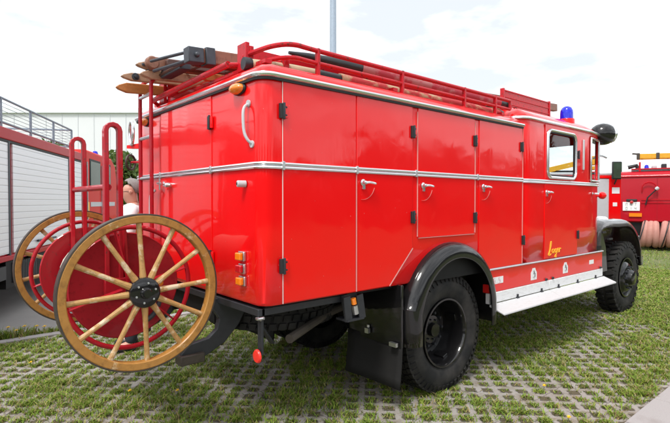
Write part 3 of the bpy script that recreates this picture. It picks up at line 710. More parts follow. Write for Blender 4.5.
# wheels
def tyre_prof(Ro, Rr, w):
    h = w/2
    return [(Rr,-h*.78),(Rr+.012,-h*.86),(Rr+.05,-h*.98),(Rr+(Ro-Rr)*.45,-h*1.06),(Ro-.075,-h*1.03),(Ro-.032,-h*.95),(Ro-.008,-h*.80),(Ro-.004,-h*.4),(Ro,0),(Ro-.004,h*.4),(Ro-.008,h*.80),(Ro-.032,h*.95),(Ro-.075,h*1.03),(Ro-.085,h*1.035),(Ro-.09,h*1.045),(Ro-.098,h*1.05),(Rr+(Ro-Rr)*.45,h*1.06),(Rr+.05,h*.98),(Rr+.012,h*.86),(Rr,h*.78)]
def make_tyre(parent, c, Ro, Rr, w, lugs, mat, deep=.010, seg=72, name='tyre', coarse=False):
    c = Vector(c); m = MB().lathe(tyre_prof(Ro,Rr,w), c, (0,1,0), seg)
    rows_ = [(-.36,0),(-.12,.5),(.12,0),(.36,.5)] if not coarse else [(-.29,0),(.29,.5)]
    for f, ph in rows_:
        for q in range(lugs):
            a = 2*math.pi*(q+ph)/lugs; e_ = Vector((math.cos(a),0,math.sin(a))); t_ = Vector((-math.sin(a),0,math.cos(a)))
            sk = Vector((0,1,0)) + t_*(.25 if f < 0 else -.25); sk.normalize()
            wd = w*(.095 if not coarse else .21)
            m.obox(c+e_*(Ro+deep*.2)+Vector((0,f*w,0)), e_*deep, t_*(math.pi*Ro/lugs*(.72 if not coarse else .55)), sk*wd, 1)
    for sg in (-1,1):
        for q in range(lugs):
            a = 2*math.pi*(q+.25)/lugs; e_ = Vector((math.cos(a),0,math.sin(a))); t_ = Vector((-math.sin(a),0,math.cos(a)))
            m.obox(c+e_*(Ro-.024)+Vector((0,sg*w*.465,0)), e_*.03+Vector((0,-sg*.012,0)), t_*(math.pi*Ro/lugs*(.5 if not coarse else .6)), Vector((0,w*.035,0)), 1)
    return m.build(name, [M['tyre'],M['tread']], parent, angle=30)
def rear_wheel(y, sgn, outer=True):
    c = Vector((1.82,y,.497)); root = bpy.data.objects.new('wheel', None); COL.objects.link(root); root.parent = TX; root.location = c-wloc(TX)
    make_tyre(root, c, .492, .285, .245, 52, M['tyre'], deep=.008)
    s_ = sgn; w = .115
    # dished rim, hollow towards the outside
    rp = [(.292,w*s_*.98),(.290,w*s_*1.05),(.276,w*s_*1.05),(.268,w*s_*.95),(.262,w*s_*.7),(.250,w*s_*.2),(.246,-w*s_*.5),(.235,-w*s_*.8),(.20,-w*s_*.86),(.165,-w*s_*.62),(.12,-w*s_*.5),(.118,-w*s_*.3),(.06,-w*s_*.3),(.055,w*s_*.05),(0,w*s_*.05)]
    rim = MB().lathe(rp, c, (0,1,0), 48)
    rim.build('rim', M['black'], root)
    for q in range(10):
        a = 2*math.pi*q/10; p0 = c+Vector((.143*math.cos(a), -w*s_*.6, .143*math.sin(a))); MB().tube([p0, p0+Vector((0,s_*.04,0))], .013, 6).build('wheel_nut', M['steel'], root)
    for q in range(8):
        a = 2*math.pi*q/8+.2; p0 = c+Vector((.088*math.cos(a), -w*s_*.34, .088*math.sin(a))); MB().tube([p0, p0+Vector((0,s_*.018,0))], .008, 6).build('hub_bolt', M['steel'], root)
    for a in (20,95,200,290):
        p0 = c+Vector((.246*math.cos(R(a)),0,.246*math.sin(R(a)))); MB().obox(p0, (.012*math.cos(R(a)),0,.012*math.sin(R(a))), (-.03*math.sin(R(a)),0,.03*math.cos(R(a))), (0,.05,0)).build('rim_clip', M['black'], root, bevel=.004)
    return root
rear_wheel(-.962,-1); rear_wheel(-.66,-1); rear_wheel(.962,1); rear_wheel(.66,1)
def front_wheel(y, sgn):
    c = Vector((6.25,y,.505)); root = bpy.data.objects.new('wheel', None); COL.objects.link(root); root.parent = TX; root.location = c-wloc(TX)
    make_tyre(root, c, .495, .275, .25, 30, M['tyre'], deep=.020, coarse=True)
    w = .125*sgn
    MB().lathe([(.282,w*.95),(.285,w*1.02),(.272,w*1.03),(.262,w*.9),(.252,w*.6),(.235,w*.75),(.205,w*1.05),(.17,w*1.2),(.13,w*1.22),(.12,w*1.3),(.10,w*1.75),(.085,w*1.82),(0,w*1.85)], c, (0,1,0), 40).build('rim', M['black'], root)
    for q in range(10):
        a = 2*math.pi*q/10; p0 = c+Vector((.15*math.cos(a), w*1.2, .15*math.sin(a))); MB().tube([p0, p0+Vector((0,sgn*.035,0))], .016, 6).build('wheel_nut', M['steel'], root)
    return root
fw_ = front_wheel(-.87,-1); front_wheel(.87,1)
for o in fw_.children: pass
# mudguards
def arch(name, cx, cz, pts, ysec, mat, sgn=-1):
    """pts: list of (x,z) along the arch; ysec: list of (y, inset towards wheel)"""
    rows_ = []
    N = len(pts)
    for i, (x, z) in enumerate(pts):
        a = pts[max(0,i-1)]; c = pts[min(N-1,i+1)]; tx, tz = c[0]-a[0], c[1]-a[1]; L = math.hypot(tx,tz); nx, nz = tz/L, -tx/L   # inward
        if (cx-x)*nx+(cz-z)*nz < 0: nx, nz = -nx, -nz
        rows_.append([Vector((x+nx*i_, y*(-sgn), z+nz*i_)) for y, i_ in ysec])
    m = MB().grid(rows_); o = m.build(name, mat, TX, angle=50)
    sd = o.modifiers.new('sheet','SOLIDIFY'); sd.thickness = .006; sd.offset = 0; return o
rp = [(1.235,.50),(1.235,.62),(1.232,.78)] + [(1.845+.615*math.cos(R(a)), .665+.60*math.sin(R(a))) for a in range(168, -1, -7)] + [(2.462,.60),(2.462,.50)]
ys = [(-.55,.02),(-1.06,.0),(-1.10,0),(-1.14,.006),(-1.172,.022),(-1.195,.05),(-1.205,.085),(-1.200,.125),(-1.192,.128)]
arch('rear_mudguard', 1.845, .5, rp, ys, M['black']); arch('rear_mudguard', 1.845, .5, rp, [(-y, i) for y, i in ys], M['black'])
for sg in (-1,1):
    lp_ = [(1.845+.590*math.cos(R(a)), .665+.575*math.sin(R(a))) for a in range(32,149,6)]
    MB().prism([(x, sg*1.1125, z) for x, z in [(2.345,.965)]+lp_+[(1.345,.965)]], (0,sg*.006,0)).build('wheel_arch_liner', M['chassis'], TX)
fp = [(5.12,.66),(5.12,.95),(5.13,1.15),(5.18,1.28),(5.30,1.345),(5.55,1.365),(5.85,1.355)] + [(6.15+.72*math.cos(R(a)), .70+.655*math.sin(R(a))) for a in range(88,-6,-7)]
fs_ = [(-.45,.0),(-.85,.0),(-.93,.006),(-.985,.025),(-1.015,.06),(-1.02,.10),(-1.012,.103)]
fm = arch('front_mudguard', 6.0, .4, smooth([(x,0,z) for x, z in fp],2) and [(p.x,p.z) for p in smooth([(x,0,z) for x, z in fp],2)], fs_, M['fender'])
arch('front_mudguard', 6.0, .4, [(p.x,p.z) for p in smooth([(x,0,z) for x, z in fp],2)], [(-y,i) for y, i in fs_], M['fender'])
# inner wing behind front wheel, bits on the wing
wi = MB(); wi.prism([(5.14,-1.0,.66),(5.52,-1.0,.66),(5.46,-1.0,1.0),(5.35,-1.0,1.18),(5.2,-1.0,1.24),(5.14,-1.0,1.2)], (0,.5,0)); wi.build('wing_valance', M['black'], TX, bevel=.01)
for xx, zz in ((5.32,1.20),(5.55,1.10)): MB().box((xx-.06,-1.03,zz-.012),(xx+.06,-1.0,zz+.012)).build('wing_clip', M['rubber_trim'], TX)
for xx in (5.42,5.72): MB().lathe([(0,.05),(.07,.045),(.10,.025),(.11,0)], (xx,-.82,1.352), (0,0,1), 18).build('bumper_oval', M['glassy'], TX)  # stand-ins on the wing for pale ovals of the van's bumper
# panel and mud flap behind the rear wheel
for sg in (-1,1):
    MB().box((1.19,min(sg*.56,sg*1.135),.50),(1.215,max(sg*.56,sg*1.135),.975)).build('wheel_house_panel', M['black'], TX, bevel=.004)
    rows_ = [[Vector((1.18+.02*math.sin(v*2.2)-.05*(1-u)*(1-u)*.6, sg*(.55+.585*v), .19+.35*u)) for v in (0,.15,.3,.45,.6,.75,.9,1)] for u in (0,.2,.4,.6,.8,1)]
    o = MB().grid(rows_).build('mud_flap', M['flap'], TX); sd = o.modifiers.new('sheet','SOLIDIFY'); sd.thickness = .012
fx = MB(); fx.tube([(1.175,-.80,.60),(1.175,-.80,.62)], .012, 8); fx.obox((1.165,-.80,.575), (.012,0,0), (0,.02,0), (0,0,.02)); fx.obox((1.165,-1.08,.525), (.012,0,0), (0,.035,0), (0,0,.015)); fx.build('flap_clamp', M['alu'], TX)
# rear underframe
uf = MB()
uf.bar((.03,-1.02,.93),(.70,-1.02,.93), .05, .045); uf.bar((.03,1.02,.93),(.70,1.02,.93), .05, .045)
uf.bar((.03,-1.045,.93),(.03,1.045,.93), .05, .045)
uf.bar((.05,-1.0,.93),(.05,-1.0,.66), .045, .018, up=(1,0,0)); uf.bar((.06,-.985,.83),(.20,-.9,.68), .03, .015)
uf.build('rear_underframe', M['steel'], TX, bevel=.004)
MB().lathe([(0,.016),(.036,.014),(.042,.006),(.042,0)], (.03,-1.0,.655), (-1,0,0), 20).build('reflector', M['reflector'], TX)
MB().tube(smooth([(.0,-1.12,.915),(-.02,-1.08,.905),(0,-1.04,.90),(.02,-1.06,.89)],4), .009, 8).build('hook', M['alu'], TX)
lb = MB(); lb.prism([(.66,-1.06,.955),(.80,-1.06,.965),(.835,-1.06,.80),(.70,-1.06,.775)], (0,.012,0)); lb.box((.68,-1.10,.775),(.84,-.98,.79)); lb.bar((.68,-1.09,.95),(.70,-1.09,.78), .012, .06); lb.bar((.80,-1.09,.95),(.83,-1.09,.78), .012, .06)
lb.build('lamp_housing', M['steel'], TX)
MB().tube([(.745,-1.085,.93),(.755,-1.085,.89)], .02, 10).build('lamp_lens', M['orange'], TX); MB().tube([(.757,-1.085,.88),(.77,-1.085,.82)], .024, 10).build('lamp_body', M['alu'], TX)
MB().tube([(.30,-.95,.70),(.9,-.62,.72),(1.3,-.5,.74)], .03, 10).build('exhaust_pipe', M['dirtysteel'], TX)
sp = bpy.data.objects.new('spare_wheel', None); COL.objects.link(sp); sp.parent = TX; sp.location = Vector((.64,-.22,.79))-wloc(TX)
sp_m = make_tyre(sp, (.64,-.22,.79), .49, .28, .24, 44, M['tyre'], deep=.014)
# lay it flat
for v in sp_m.data.vertices: v.co = Vector((v.co.x, v.co.z, v.co.y))
sp_m.data.flip_normals()
MB().lathe([(.29,-.09),(.2,-.05),(.0,-.05)], (.64,-.22,.79), (0,0,1), 32).build('rim', M['black'], sp)
# brackets that carry the hose cart
for yy in (-.50,.50):
    pts = [(.24,.93),(-.03,.945),(-.035,.88),(.02,.80),(.0,.73),(-.06,.68),(-.20,.66),(-.26,.60),(-.22,.545),(-.10,.555),(.06,.63),(.17,.74),(.24,.86)]
    o = MB().prism([(x, yy-.022, z) for x, z in pts], (0,.044,0)).build('cart_bracket', M['steel'], TX, bevel=.006)
    MB().box((-.27,yy-.05,.535),(-.10,yy+.05,.60)).build('bracket_shoe', M['rust_iron'], o, bevel=.008)
# ---- roof rack of the truck
rk = M['rackred']
def rail(z, dz, y, sgn=1):
    return smooth([(.10,(-.72)*sgn,z-.075),(.14,-.80*sgn,z-.05),(.22,-.90*sgn,z-.02),(.34,y*sgn,z),(.54,y*sgn,z),(1.4,y*sgn,z),(2.25,y*sgn,z),(2.77,y*sgn,z),(3.05,y*sgn,z)],5)
rr = MB()
for sgn in (1,-1):
    rr.tube(rail(2.63,0,-.95,sgn), .0165, 10); rr.tube(rail(2.545,0,-.95,sgn), .0145, 10)
    rr.tube([(3.05,-.95*sgn,2.63),(3.055,-.95*sgn,2.545)], .016, 8)
rr.build('roof_rail', rk, TX)
for px_ in (.54,1.40,2.25,2.77):
    for sgn in (-1,1): MB().bar((px_,sgn*.95,2.44),(px_,sgn*.95,2.645), .034, .022, up=(1,0,0)).build('rail_post', rk, TX, bevel=.003)
for sgn in (-1,1):
    bd = MB().box((.12,sgn*.63-.012,2.485),(3.1,sgn*.63+.012,2.652)); bd.box((.12,sgn*.63-.02,2.575),(3.1,sgn*.63+.02,2.587)); bd.build('rack_board', rk, TX, bevel=.004)
    MB().box((.09,sgn*.70-.065,2.465),(.119,sgn*.70+.05,2.645)).box((.119,sgn*.745-.022,2.465),(.15,sgn*.745+.022,2.625)).build('rack_end_post', rk, TX, bevel=.004)
fb = MB().box((3.86,-.402,2.64),(5.06,-.378,2.975)); 
for zz in (2.72,2.80,2.88,2.955): fb.box((3.86,-.410,zz),(5.06,-.402,zz+.014))
fb.box((3.85,-.415,2.62),(3.88,-.365,2.985)); fb.box((5.04,-.415,2.62),(5.07,-.365,2.985)); fb.build('rack_board', rk, TX, bevel=.003)
rl = MB().tube([(.03,.74,2.492),(.03,-.64,2.512)], .022, 12); rl.tube([(.03,.74,2.492),(.12,.80,2.455)], .018, 8); rl.tube([(.03,-.62,2.512),(.12,-.66,2.52)], .018, 8); rl.build('loading_roller', rk, TX)
for xx in (.12,1.3,2.9): MB().box((xx,-.95,2.475),(xx+.05,.95,2.50)).build('rack_crossbar', rk, TX)
# ---- suction hoses on the roof (things of their own)
sh = thing('suction_hose', 'dark red suction hose with black ends, upper one along the roof rail', 'hose', (.6,-.70,2.60), group='suction hoses on the roof')
pth = [(.46,-.725,2.655),(.62,-.725,2.662),(.95,-.725,2.666),(1.15,-.725,2.668)]
MB().tube(pth, [.012,.024,.042,.044], 14).build('black_end', M['rubber_black'], sh)
MB().tube([(1.15,-.725,2.668),(1.9,-.725,2.664),(2.7,-.725,2.668),(3.20,-.725,2.668)], .048, 14).build('hose_body', M['hosered'], sh)
MB().tube([(3.20,-.725,2.668),(3.36,-.725,2.668)], .042, 14).lathe([(.046,0),(.056,.01),(.056,.04),(.046,.05),(0,.05)], (3.33,-.725,2.668), (1,0,0), 16).build('coupling', M['rubber_black'], sh)
sh = thing('suction_hose', 'mottled red and beige suction hose with pale canvas tail on the roof edge', 'hose', (.2,-.85,2.47), group='suction hoses on the roof')
MB().tube([(.10,-.80,2.492),(.2,-.82,2.494),(.26,-.83,2.496)], .034, 14).build('canvas_tail', M['canvas'], sh)
MB().lathe([(0,0),(.04,0),(.043,.01),(.043,.05),(.036,.06)], (.055,-.79,2.49), (1,-.1,0), 16).build('coupling', M['steel'], sh)
MB().tube([(.26,-.83,2.496),(.40,-.845,2.498),(.52,-.85,2.50),(.60,-.85,2.50)], [.034,.037,.036,.038], 14).build('canvas_sleeve', M['canvas'], sh)
MB().tube([(.60,-.85,2.50),(.82,-.85,2.50)], .039, 14).build('black_section', M['rubber_black'], sh)
MB().tube([(.82,-.85,2.50),(1.5,-.85,2.497),(2.3,-.85,2.503),(3.02,-.85,2.50)], .047, 14).build('hose_body', M['hosemot'], sh)
MB().lathe([(.0,.06),(.044,.06),(.05,.05),(.05,.0)], (2.99,-.85,2.50), (1,0,0), 16).build('coupling', M['steel'], sh)
cl = MB().obox((.33,-.84,2.50), (.018,0,0), (0,.05,0), (0,0,.05)); cl.tube([(.33,-.84,2.5),(.33,-.90,2.47)], .014, 6); cl.build('hose_clamp', rk, TX, bevel=.004)
# ---- ladders on the roof
def lrail(x0, x1, y, z, w, h, tip=True):
    zt, zb = z+h/2, z-h/2
    if tip: pts = [(x0,z),(x0+.02,z+h*.22),(x0+.085,zt),(x1,zt),(x1,zb),(x0+.085,zb),(x0+.02,z-h*.22)]
    else: pts = [(x0,zb+.01),(x0,zt-.01),(x0+.02,zt),(x1,zt),(x1,zb),(x0+.02,zb)]
    return MB().prism([(x, y-w/2, zz) for x, zz in pts], (0,w,0))
TILT = -math.atan(.06)
L1 = thing('roof_ladder', 'orange varnished wooden ladder, lowest of the ladders stacked on the roof', 'ladder', (-.05,.3,2.56), group='wooden ladders on the roof')
lrail(-.30,4.6,.67,2.563,.045,.082).build('rail', M['wood_orange'], L1, bevel=.006)
lrail(.16,4.6,.0,2.563,.045,.06,False).build('rail', M['wood_orange'], L1, bevel=.006)
for q in range(16): MB().tube([(.22+.3*q,.66,2.563),(.22+.3*q,.01,2.563)], .015, 8).build('rung', M['wood_rung'], L1)
L2 = thing('roof_ladder', 'brown wooden ladder with pale pointed tips, middle of the stack on the roof', 'ladder', (-.05,.3,2.63), group='wooden ladders on the roof')
lrail(-.28,4.8,.60,2.642,.045,.065).build('rail', M['wood_tip'], L2, bevel=.006)
lrail(-.18,4.8,.44,2.640,.045,.075).build('rail', M['wood_tip'], L2, bevel=.006)
lrail(.0,4.8,-.13,2.640,.05,.07,False).build('rail', M['wood_dark'], L2, bevel=.006)
for q in range(15): MB().tube([(-.02+.31*q,.59,2.64),(-.02+.31*q,-.12,2.64)], .015, 8).build('rung', M['wood_dark'], L2)
bl = MB().disc((-.17,.572,2.642), .03, (0,1,0), .012, 16).lathe([(0,.03),(.014,.028),(.016,0)], (-.17,.572,2.642), (0,-1,0), 12); bl.build('bolt', M['bracket'], L2)
L3 = thing('roof_ladder', 'dark brown wooden ladder with iron brackets on its thick beam, topmost on roof', 'ladder', (-.05,.1,2.68), group='wooden ladders on the roof')
lrail(-.21,5.2,.45,2.712,.045,.065).build('rail', M['wood_tip'], L3, bevel=.006)
lrail(-.07,5.6,-.235,2.650,.07,.105,False).build('rail', M['wood_brown'], L3, bevel=.008)
lrail(-.02,5.2,.30,2.712,.05,.065,False).build('rail', M['wood_dark'], L3, bevel=.006)
for q in range(16): MB().tube([(.20+.3*q,.44,2.70),(.20+.3*q,-.22,2.665)], .013, 8).build('rung', M['wood_dark'], L3)
ib = MB().box((-.09,-.285,2.592),(.028,-.195,2.700)); ib.lathe([(0,.022),(.016,.02),(.02,0)], (-.03,-.285,2.645), (0,-1,0), 12); ib.build('iron_shoe', M['bracket'], L3, bevel=.006)
MB().box((.042,-.292,2.585),(.115,-.19,2.710)).build('iron_strap', M['bracket'], L3, bevel=.006)
MB().box((-.12,.415,2.668),(-.05,.49,2.752)).box((-.17,.415,2.70),(-.12,.424,2.722)).build('iron_strap', M['bracket'], L3, bevel=.006)
MB().tube([(-.07,-.20,2.675),(-.12,.06,2.69),(-.15,.27,2.705)], .012, 8).build('stay_rod', M['bracket'], L3)
MB().tube([(-.07,-.20,2.615),(-.10,.06,2.625),(-.12,.30,2.64)], .014, 8).build('stay_rod', M['bracket'], L3)
ib = MB().lathe([(0,-.03),(.048,-.03),(.053,-.02),(.053,.02),(.048,.03),(0,.03)], (-.11,.36,2.715), (0,1,0), 20); ib.box((-.10,.335,2.668),(.5,.385,2.762)); ib.build('pole_end', M['wood_brown'], L3, bevel=.006)
MB().box((-.03,.02,2.61),(.06,.40,2.668)).build('iron_plate', M['bracket'], L3, bevel=.005)
for L_ in (L1, L2, L3): L_.rotation_euler = (0, TILT, 0)

# ------------------------------------------------------------------ the hose reel cart
CXw, CZw, RW = -.57, 1.087, .447
CT = thing('hose_reel_cart', 'red hose reel cart with ochre wooden spoked wheels hung on the truck rear', 'hose cart', (CXw, 0, CZw-RW))
def cart_wheel(y, rot, sg):
    c = Vector((CXw, y, CZw)); root = bpy.data.objects.new('cart_wheel', None); COL.objects.link(root); root.parent = CT; root.location = c-wloc(CT)
    MB().lathe([(RW,-.027),(RW,.027),(RW-.006,.0285),(RW-.0085,.028),(RW-.0085,-.028),(RW-.006,-.0285)], c, (0,1,0), 72, closed=True).build('iron_tyre', M['rust_iron'], root, angle=30)
    MB().lathe([(RW-.008,-.026),(RW-.008,.026),(RW-.013,.029),(RW-.047,.028),(RW-.052,.022),(RW-.052,-.022),(RW-.047,-.028),(RW-.013,-.029)], c, (0,1,0), 72, closed=True).build('felloe', M['felloe'], root, angle=30)
    for q in range(12):
        a = R(rot+q*30); e_ = Vector((math.cos(a),0,math.sin(a))); rad = [.065,.10,.14,.20,.28,.36,.398]; th = [.020,.019,.016,.0145,.014,.015,.0165]
        MB().tube([c+e_*r_+Vector((0,sg*.018*(1-r_/.39),0)) for r_ in rad], th, 10).build('spoke', M['spoke'], root)
    hb = MB().lathe([(0,.085),(.022,.085),(.024,.065),(.030,.062),(.034,.052),(.070,.049),(.084,.042),(.087,.032),(.087,-.03),(.075,-.034),(.05,-.09),(0,-.09)], c, (0,sg,0), 32)
    for q in range(6):
        a = R(rot+15+q*60); hb.lathe([(0,.058),(.006,.057),(.007,.046)], c+Vector((.056*math.cos(a),0,.056*math.sin(a))), (0,sg,0), 8, 1)
    hb.build('hub', [M['black'], M['alu']], root, angle=40)
cart_wheel(-.74, 3, -1); cart_wheel(.74, 11, 1)
ax_ = MB().tube([(CXw,-.76,CZw),(CXw,.76,CZw)], .024, 12); ax_.build('axle', M['rust_iron'], CT)
for sg in (-1,1):
    y = sg*.435
    MB().lathe([(0,-.006),(.312,-.006),(.320,-.010),(.326,-.004),(.326,.004),(.320,.010),(.312,.006),(0,.006)], (CXw,y,CZw), (0,1,0), 56).build('reel_flange', M['discred'] if sg < 0 else M['cartred'], CT)
    y = sg*.53
    MB().tube([(CXw+.362*math.cos(R(a)), y, CZw+.362*math.sin(R(a))) for a in range(0,360,6)], .0145, 10, closed=True).build('guide_ring', M['cartred'], CT)
    for a in (14,104,196,318):
        e_ = Vector((math.cos(R(a)),0,math.sin(R(a)))); c = Vector((CXw, sg*.515, CZw))
        MB().bar(c+e_*.05, c+e_*.365, .008, .05, up=(0,1,0)).build('flat_arm', M['cartred'], CT, bevel=.002)
    # tall hairpin handle
    y = sg*.43; xh = -.64; wv = .040
    pts = [(xh-wv,y,CZw-.02),(xh-wv,y,1.5),(xh-wv,y,2.03)] + [(xh+wv*math.cos(R(a)), y, 2.03+wv*math.sin(R(a))) for a in (150,120,90,60,30)] + [(xh+wv,y,2.03),(xh+wv,y,1.5),(xh+wv,y,CZw-.02)]
    h = MB()
    rows_ = []
    P_ = [Vector(p_) for p_ in pts]
    for i in range(len(P_)):
        t_ = (P_[min(i+1,len(P_)-1)]-P_[max(i-1,0)]).normalized(); n_ = Vector((0,1,0)).cross(t_).normalized()
        rows_.append([P_[i]+n_*a*.0135+Vector((0,b_*.025,0)) for a, b_ in ((-1,-1),(1,-1),(1,1),(-1,1))])
    h.grid(rows_, close=True); h.build('handle_frame', M['cartred'], CT, bevel=.004)
    MB().box((xh-.06,sg*.43-.03,CZw-.05),(xh+.12,sg*.43+.03,CZw+.05)).build('axle_block', M['cartred'], CT, bevel=.008)
MB().tube([(-.64-.03,-.45,1.69),(-.64-.03,.45,1.69)], .019, 10).build('handle_crossbar', M['cartred'], CT)
wd = MB(); r_ = random.Random(3)
R0 = .185; pts = []
for t in range(0, 360*11, 14): pts.append((CXw+R0*math.cos(R(t)), -.38+.76*(t/(360*11)), CZw+R0*math.sin(R(t))))
wd.tube(pts, .034, 8)
wd.build('wound_hose', M['hosewind'], CT)
MB().tube([(CXw,-.43,CZw),(CXw,.43,CZw)], .15, 24).build('reel_drum', M['cartred'], CT)
MB().tube(smooth([(CXw+.10,-.47,CZw-.24),(CXw+.16,-.48,CZw-.19),(CXw+.20,-.48,CZw-.10)],4), .016, 8).build('hose_nozzle', M['bracket'], CT)
MB().disc((CXw+.20,-.47,CZw-.005), .018, (0,1,0), .02, 12).build('brass_knob', M['orange'], CT)
MB().bar((CXw,-.47,CZw-.02),(CXw-.02,-.47,CZw+.36), .012, .05, up=(0,1,0)).build('stay_bar', M['cartred'], CT)
# ------------------------------------------------------------------ camera-frame helper: (right, depth) metres on the ground -> world
def G(r, d, z=0.): 
    p = CAM + RGT*r + FWD*d; return Vector((p[0], p[1], z))

# ------------------------------------------------------------------ fire truck on the road at the left
u = RGT*(-.22)+FWD*.975; ang = math.atan2(u[1], u[0]); o0 = G(-4.6, 7.26)
T2 = thing('fire_truck', 'modern red fire truck with silver roller shutters and roof railing on the road', 'fire truck', o0, ang, 'fire trucks in the background')
def b2(mb, name, mat, parent=None, **k):
    return mb.build(name, mat, parent or T2, local=True, **k)
m = MB().box((-3.2,.02,.80),(2.90,2.4,2.56)); b2(m, 'body', M['bgred'], bevel=.03)
m = MB().box((-3.2,-.01,2.44),(2.90,.0195,2.60)); b2(m, 'roof_band', M['bgred'], bevel=.02)
m = MB().box((-3.2,-.005,2.405),(2.90,.0190,2.437)); b2(m, 'shutter_track', M['rubber_trim'])
for xa, xb in ((-3.1,-.75),(-.60,1.80),(1.95,2.80)):
    s_ = b2(MB().box((xa,-.004,.90),(xb,.0185,2.40)), 'roller_shutter', M['shutter'])
    b2(MB().tube([((xa+xb)/2-.4,-.03,1.0),((xa+xb)/2+.4,-.03,1.0)], .018, 8), 'lift_bar', M['steel'], s_)
    b2(MB().box((xb,-.012,.86),(xb+.05,.0180,2.42)), 'shutter_frame', M['bracket'])
b2(MB().box((-3.2,-.014,.80),(2.90,.0175,.875)), 'body_sill', M['bgred'], bevel=.01)
m = MB().box((-3.1,.15,.45),(6.0,2.25,.795)); 
for q in range(7): m.box((-2.9+q*1.05,.02,.42),(-2.3+q*1.05,.15,.79))
b2(m, 'chassis', M['chassis'])
m = MB()
for q in range(14): m.box((-.6+q*.06,.0,.48),(-.565+q*.06,.03,.76))
b2(m, 'side_vent', M['steel'])
for q in (-1.2,.9): b2(MB().box((q,-.005,.56),(q+.35,.05,.74)), 'step_box', M['steel'])
def bgwheel(x, y, r=.5):
    root = bpy.data.objects.new('wheel', None); COL.objects.link(root); root.parent = T2; root.location = (x,y,r)
    MB().lathe([(.28,-.14),(.36,-.15),(.46,-.14),(r,-.11),(r,.11),(.46,.14),(.36,.15),(.28,.14)], (0,0,0), (0,1,0), 40).build('tyre', M['tyre'], root, local=True)
    MB().lathe([(.28,-.12),(.24,-.1),(.2,-.05),(.1,-.06),(0,-.08)], (0,0,0), (0,1,0), 32).build('rim', M['chassis'], root, local=True)
for x_ in (-1.9, 5.1):
    for y_ in (.2, 2.2): bgwheel(x_, y_)
m = MB(); pr = [(2.94,.85),(2.94,2.60),(3.04,2.72),(5.3,2.72),(5.75,2.55),(6.05,1.80),(6.1,.6),(3.05,.6)]
m.prism([(x, .0, z) for x, z in pr], (0,2.4,0)); cb = b2(m, 'cab', paint('orange_red_cab_paint', (.60,.022,.016), rough=.55, coat=.12, wav=.2), bevel=.05)
for xa, xb in ((3.24,4.14),(4.34,5.15)):
    w_ = b2(MB().box((xa,-.012,1.90),(xb,-.002,2.54)), 'window', M['rubber_trim'], cb, bevel=.02)
    b2(MB().box((xa+.05,-.018,1.95),(xb-.05,-.0125,2.49)), 'pane', M['panedark'] if 'panedark' in M else M.setdefault('panedark', simple('reflecting_pane', (.035,.06,.04), .25, 0, .6, 3, coat=.15, spec=.2)), w_)
b2(MB().box((3.3,-.01,1.50),(5.6,-.001,1.60)), 'door_stripe', M['white'], cb)
b2(MB().box((3.0,-.012,1.25),(3.18,-.001,1.60)), 'yellow_mark', M['yellow'], cb)
for x_ in (2.99,4.22): b2(MB().box((x_,-.03,1.0),(x_+.03,-.002,2.45)), 'grab_rail', M['alu'], cb)
b2(MB().lathe([(0,.16),(.05,.14),(.07,.08),(.07,0)], (4.95,.3,2.72), (0,0,1), 16), 'blue_beacon', M['blue'])
m = MB()
for q in range(6): m.tube([(-2.7+q*1.03,.12,2.56),(-2.7+q*1.03,.12,3.03)], .02, 8); m.tube([(-2.7+q*1.03,2.3,2.56),(-2.7+q*1.03,2.3,3.03)], .02, 8)
for z_ in (3.03,2.70):
    m.tube([(-3.1,.12,z_),(2.45,.12,z_),(2.45,2.3,z_),(-3.1,2.3,z_)], .018, 8)
for k_ in range(5):
    z_ = 2.75+k_*.055; m.tube([(-3.1,.12,z_),(2.45,.12,z_),(2.45,2.3,z_),(-3.1,2.3,z_)], .004, 5)
b2(m, 'roof_railing', simple('galvanised_rail', (.22,.26,.31), .5, .3))
b2(MB().box((-3.0,.4,2.58),(2.2,2.1,2.72)), 'roof_locker', M['alu'], bevel=.02)

# ------------------------------------------------------------------ vehicles beyond, at the right
ang3 = math.atan2(RGT[1], RGT[0]); angT = ang3-R(31.5); TD = np.array([math.cos(angT), math.sin(angT)]); TN = np.array([math.sin(angT), -math.cos(angT)])
T3 = thing('fire_truck', 'dark red old fire truck carrying pink hose rolls, partly cut off at the right edge', 'fire truck', G(9.92,16.7), angT, 'fire trucks in the background')
def b3(mb, name, mat, parent=None, **k): return mb.build(name, mat, parent or T3, local=True, **k)
rows_ = []
pf = [(0,.95),(0,2.35),(.02,2.48),(.09,2.58),(.25,2.64),(.6,2.68),(1.9,2.68),(2.2,2.6),(2.3,2.4),(2.3,.95)]
m = MB().grid([[Vector((x, y, z)) for y, z in pf] for x in (0.,.02,6.)]); m.add([Vector((0,y,z)) for y, z in pf], [tuple(range(len(pf)))]); m.box((.02,.1,.9),(6.,2.2,.96))
bd3 = b3(m, 'body', M['bgred'], bevel=.03)
for x_ in (1.05,2.1,3.3): b3(MB().box((x_-.006,-.006,1.0),(x_+.006,.01,2.4)), 'panel_seam', M['discred'])
b3(MB().box((.6,-.02,1.66),(6,0,1.69)).box((.6,-.02,1.56),(6,0,1.575)), 'side_rail', M['rackred'])
b3(MB().tube([(0,-.012,2.47),(6,-.012,2.47)], .022, 6), 'roof_gutter', M['rackred'])
b3(MB().tube([(.62,-.03,1.94),(.62,-.09,2.1)] + [(.62+.20-.20*math.cos(R(a)), -.09, 2.1+.17*math.sin(R(a))) for a in (20,50,80,110,140,170,200,230)], .018, 6), 'curved_pipe', M['rackred'])
b3(MB().tube([(.72,-.05,1.50),(.78,-.10,1.75),(1.02,-.14,2.02)], .022, 6).lathe([(0,-.06),(.05,-.05),(.065,0),(.05,.05),(0,.06)], (1.04,-.14,2.05), (1,0,1), 12, 1), 'nozzle_lever', [M['steel'], M['white']])
b3(MB().box((1.45,-.04,1.86),(1.75,-.0,1.90)), 'door_handle', M['alu'])
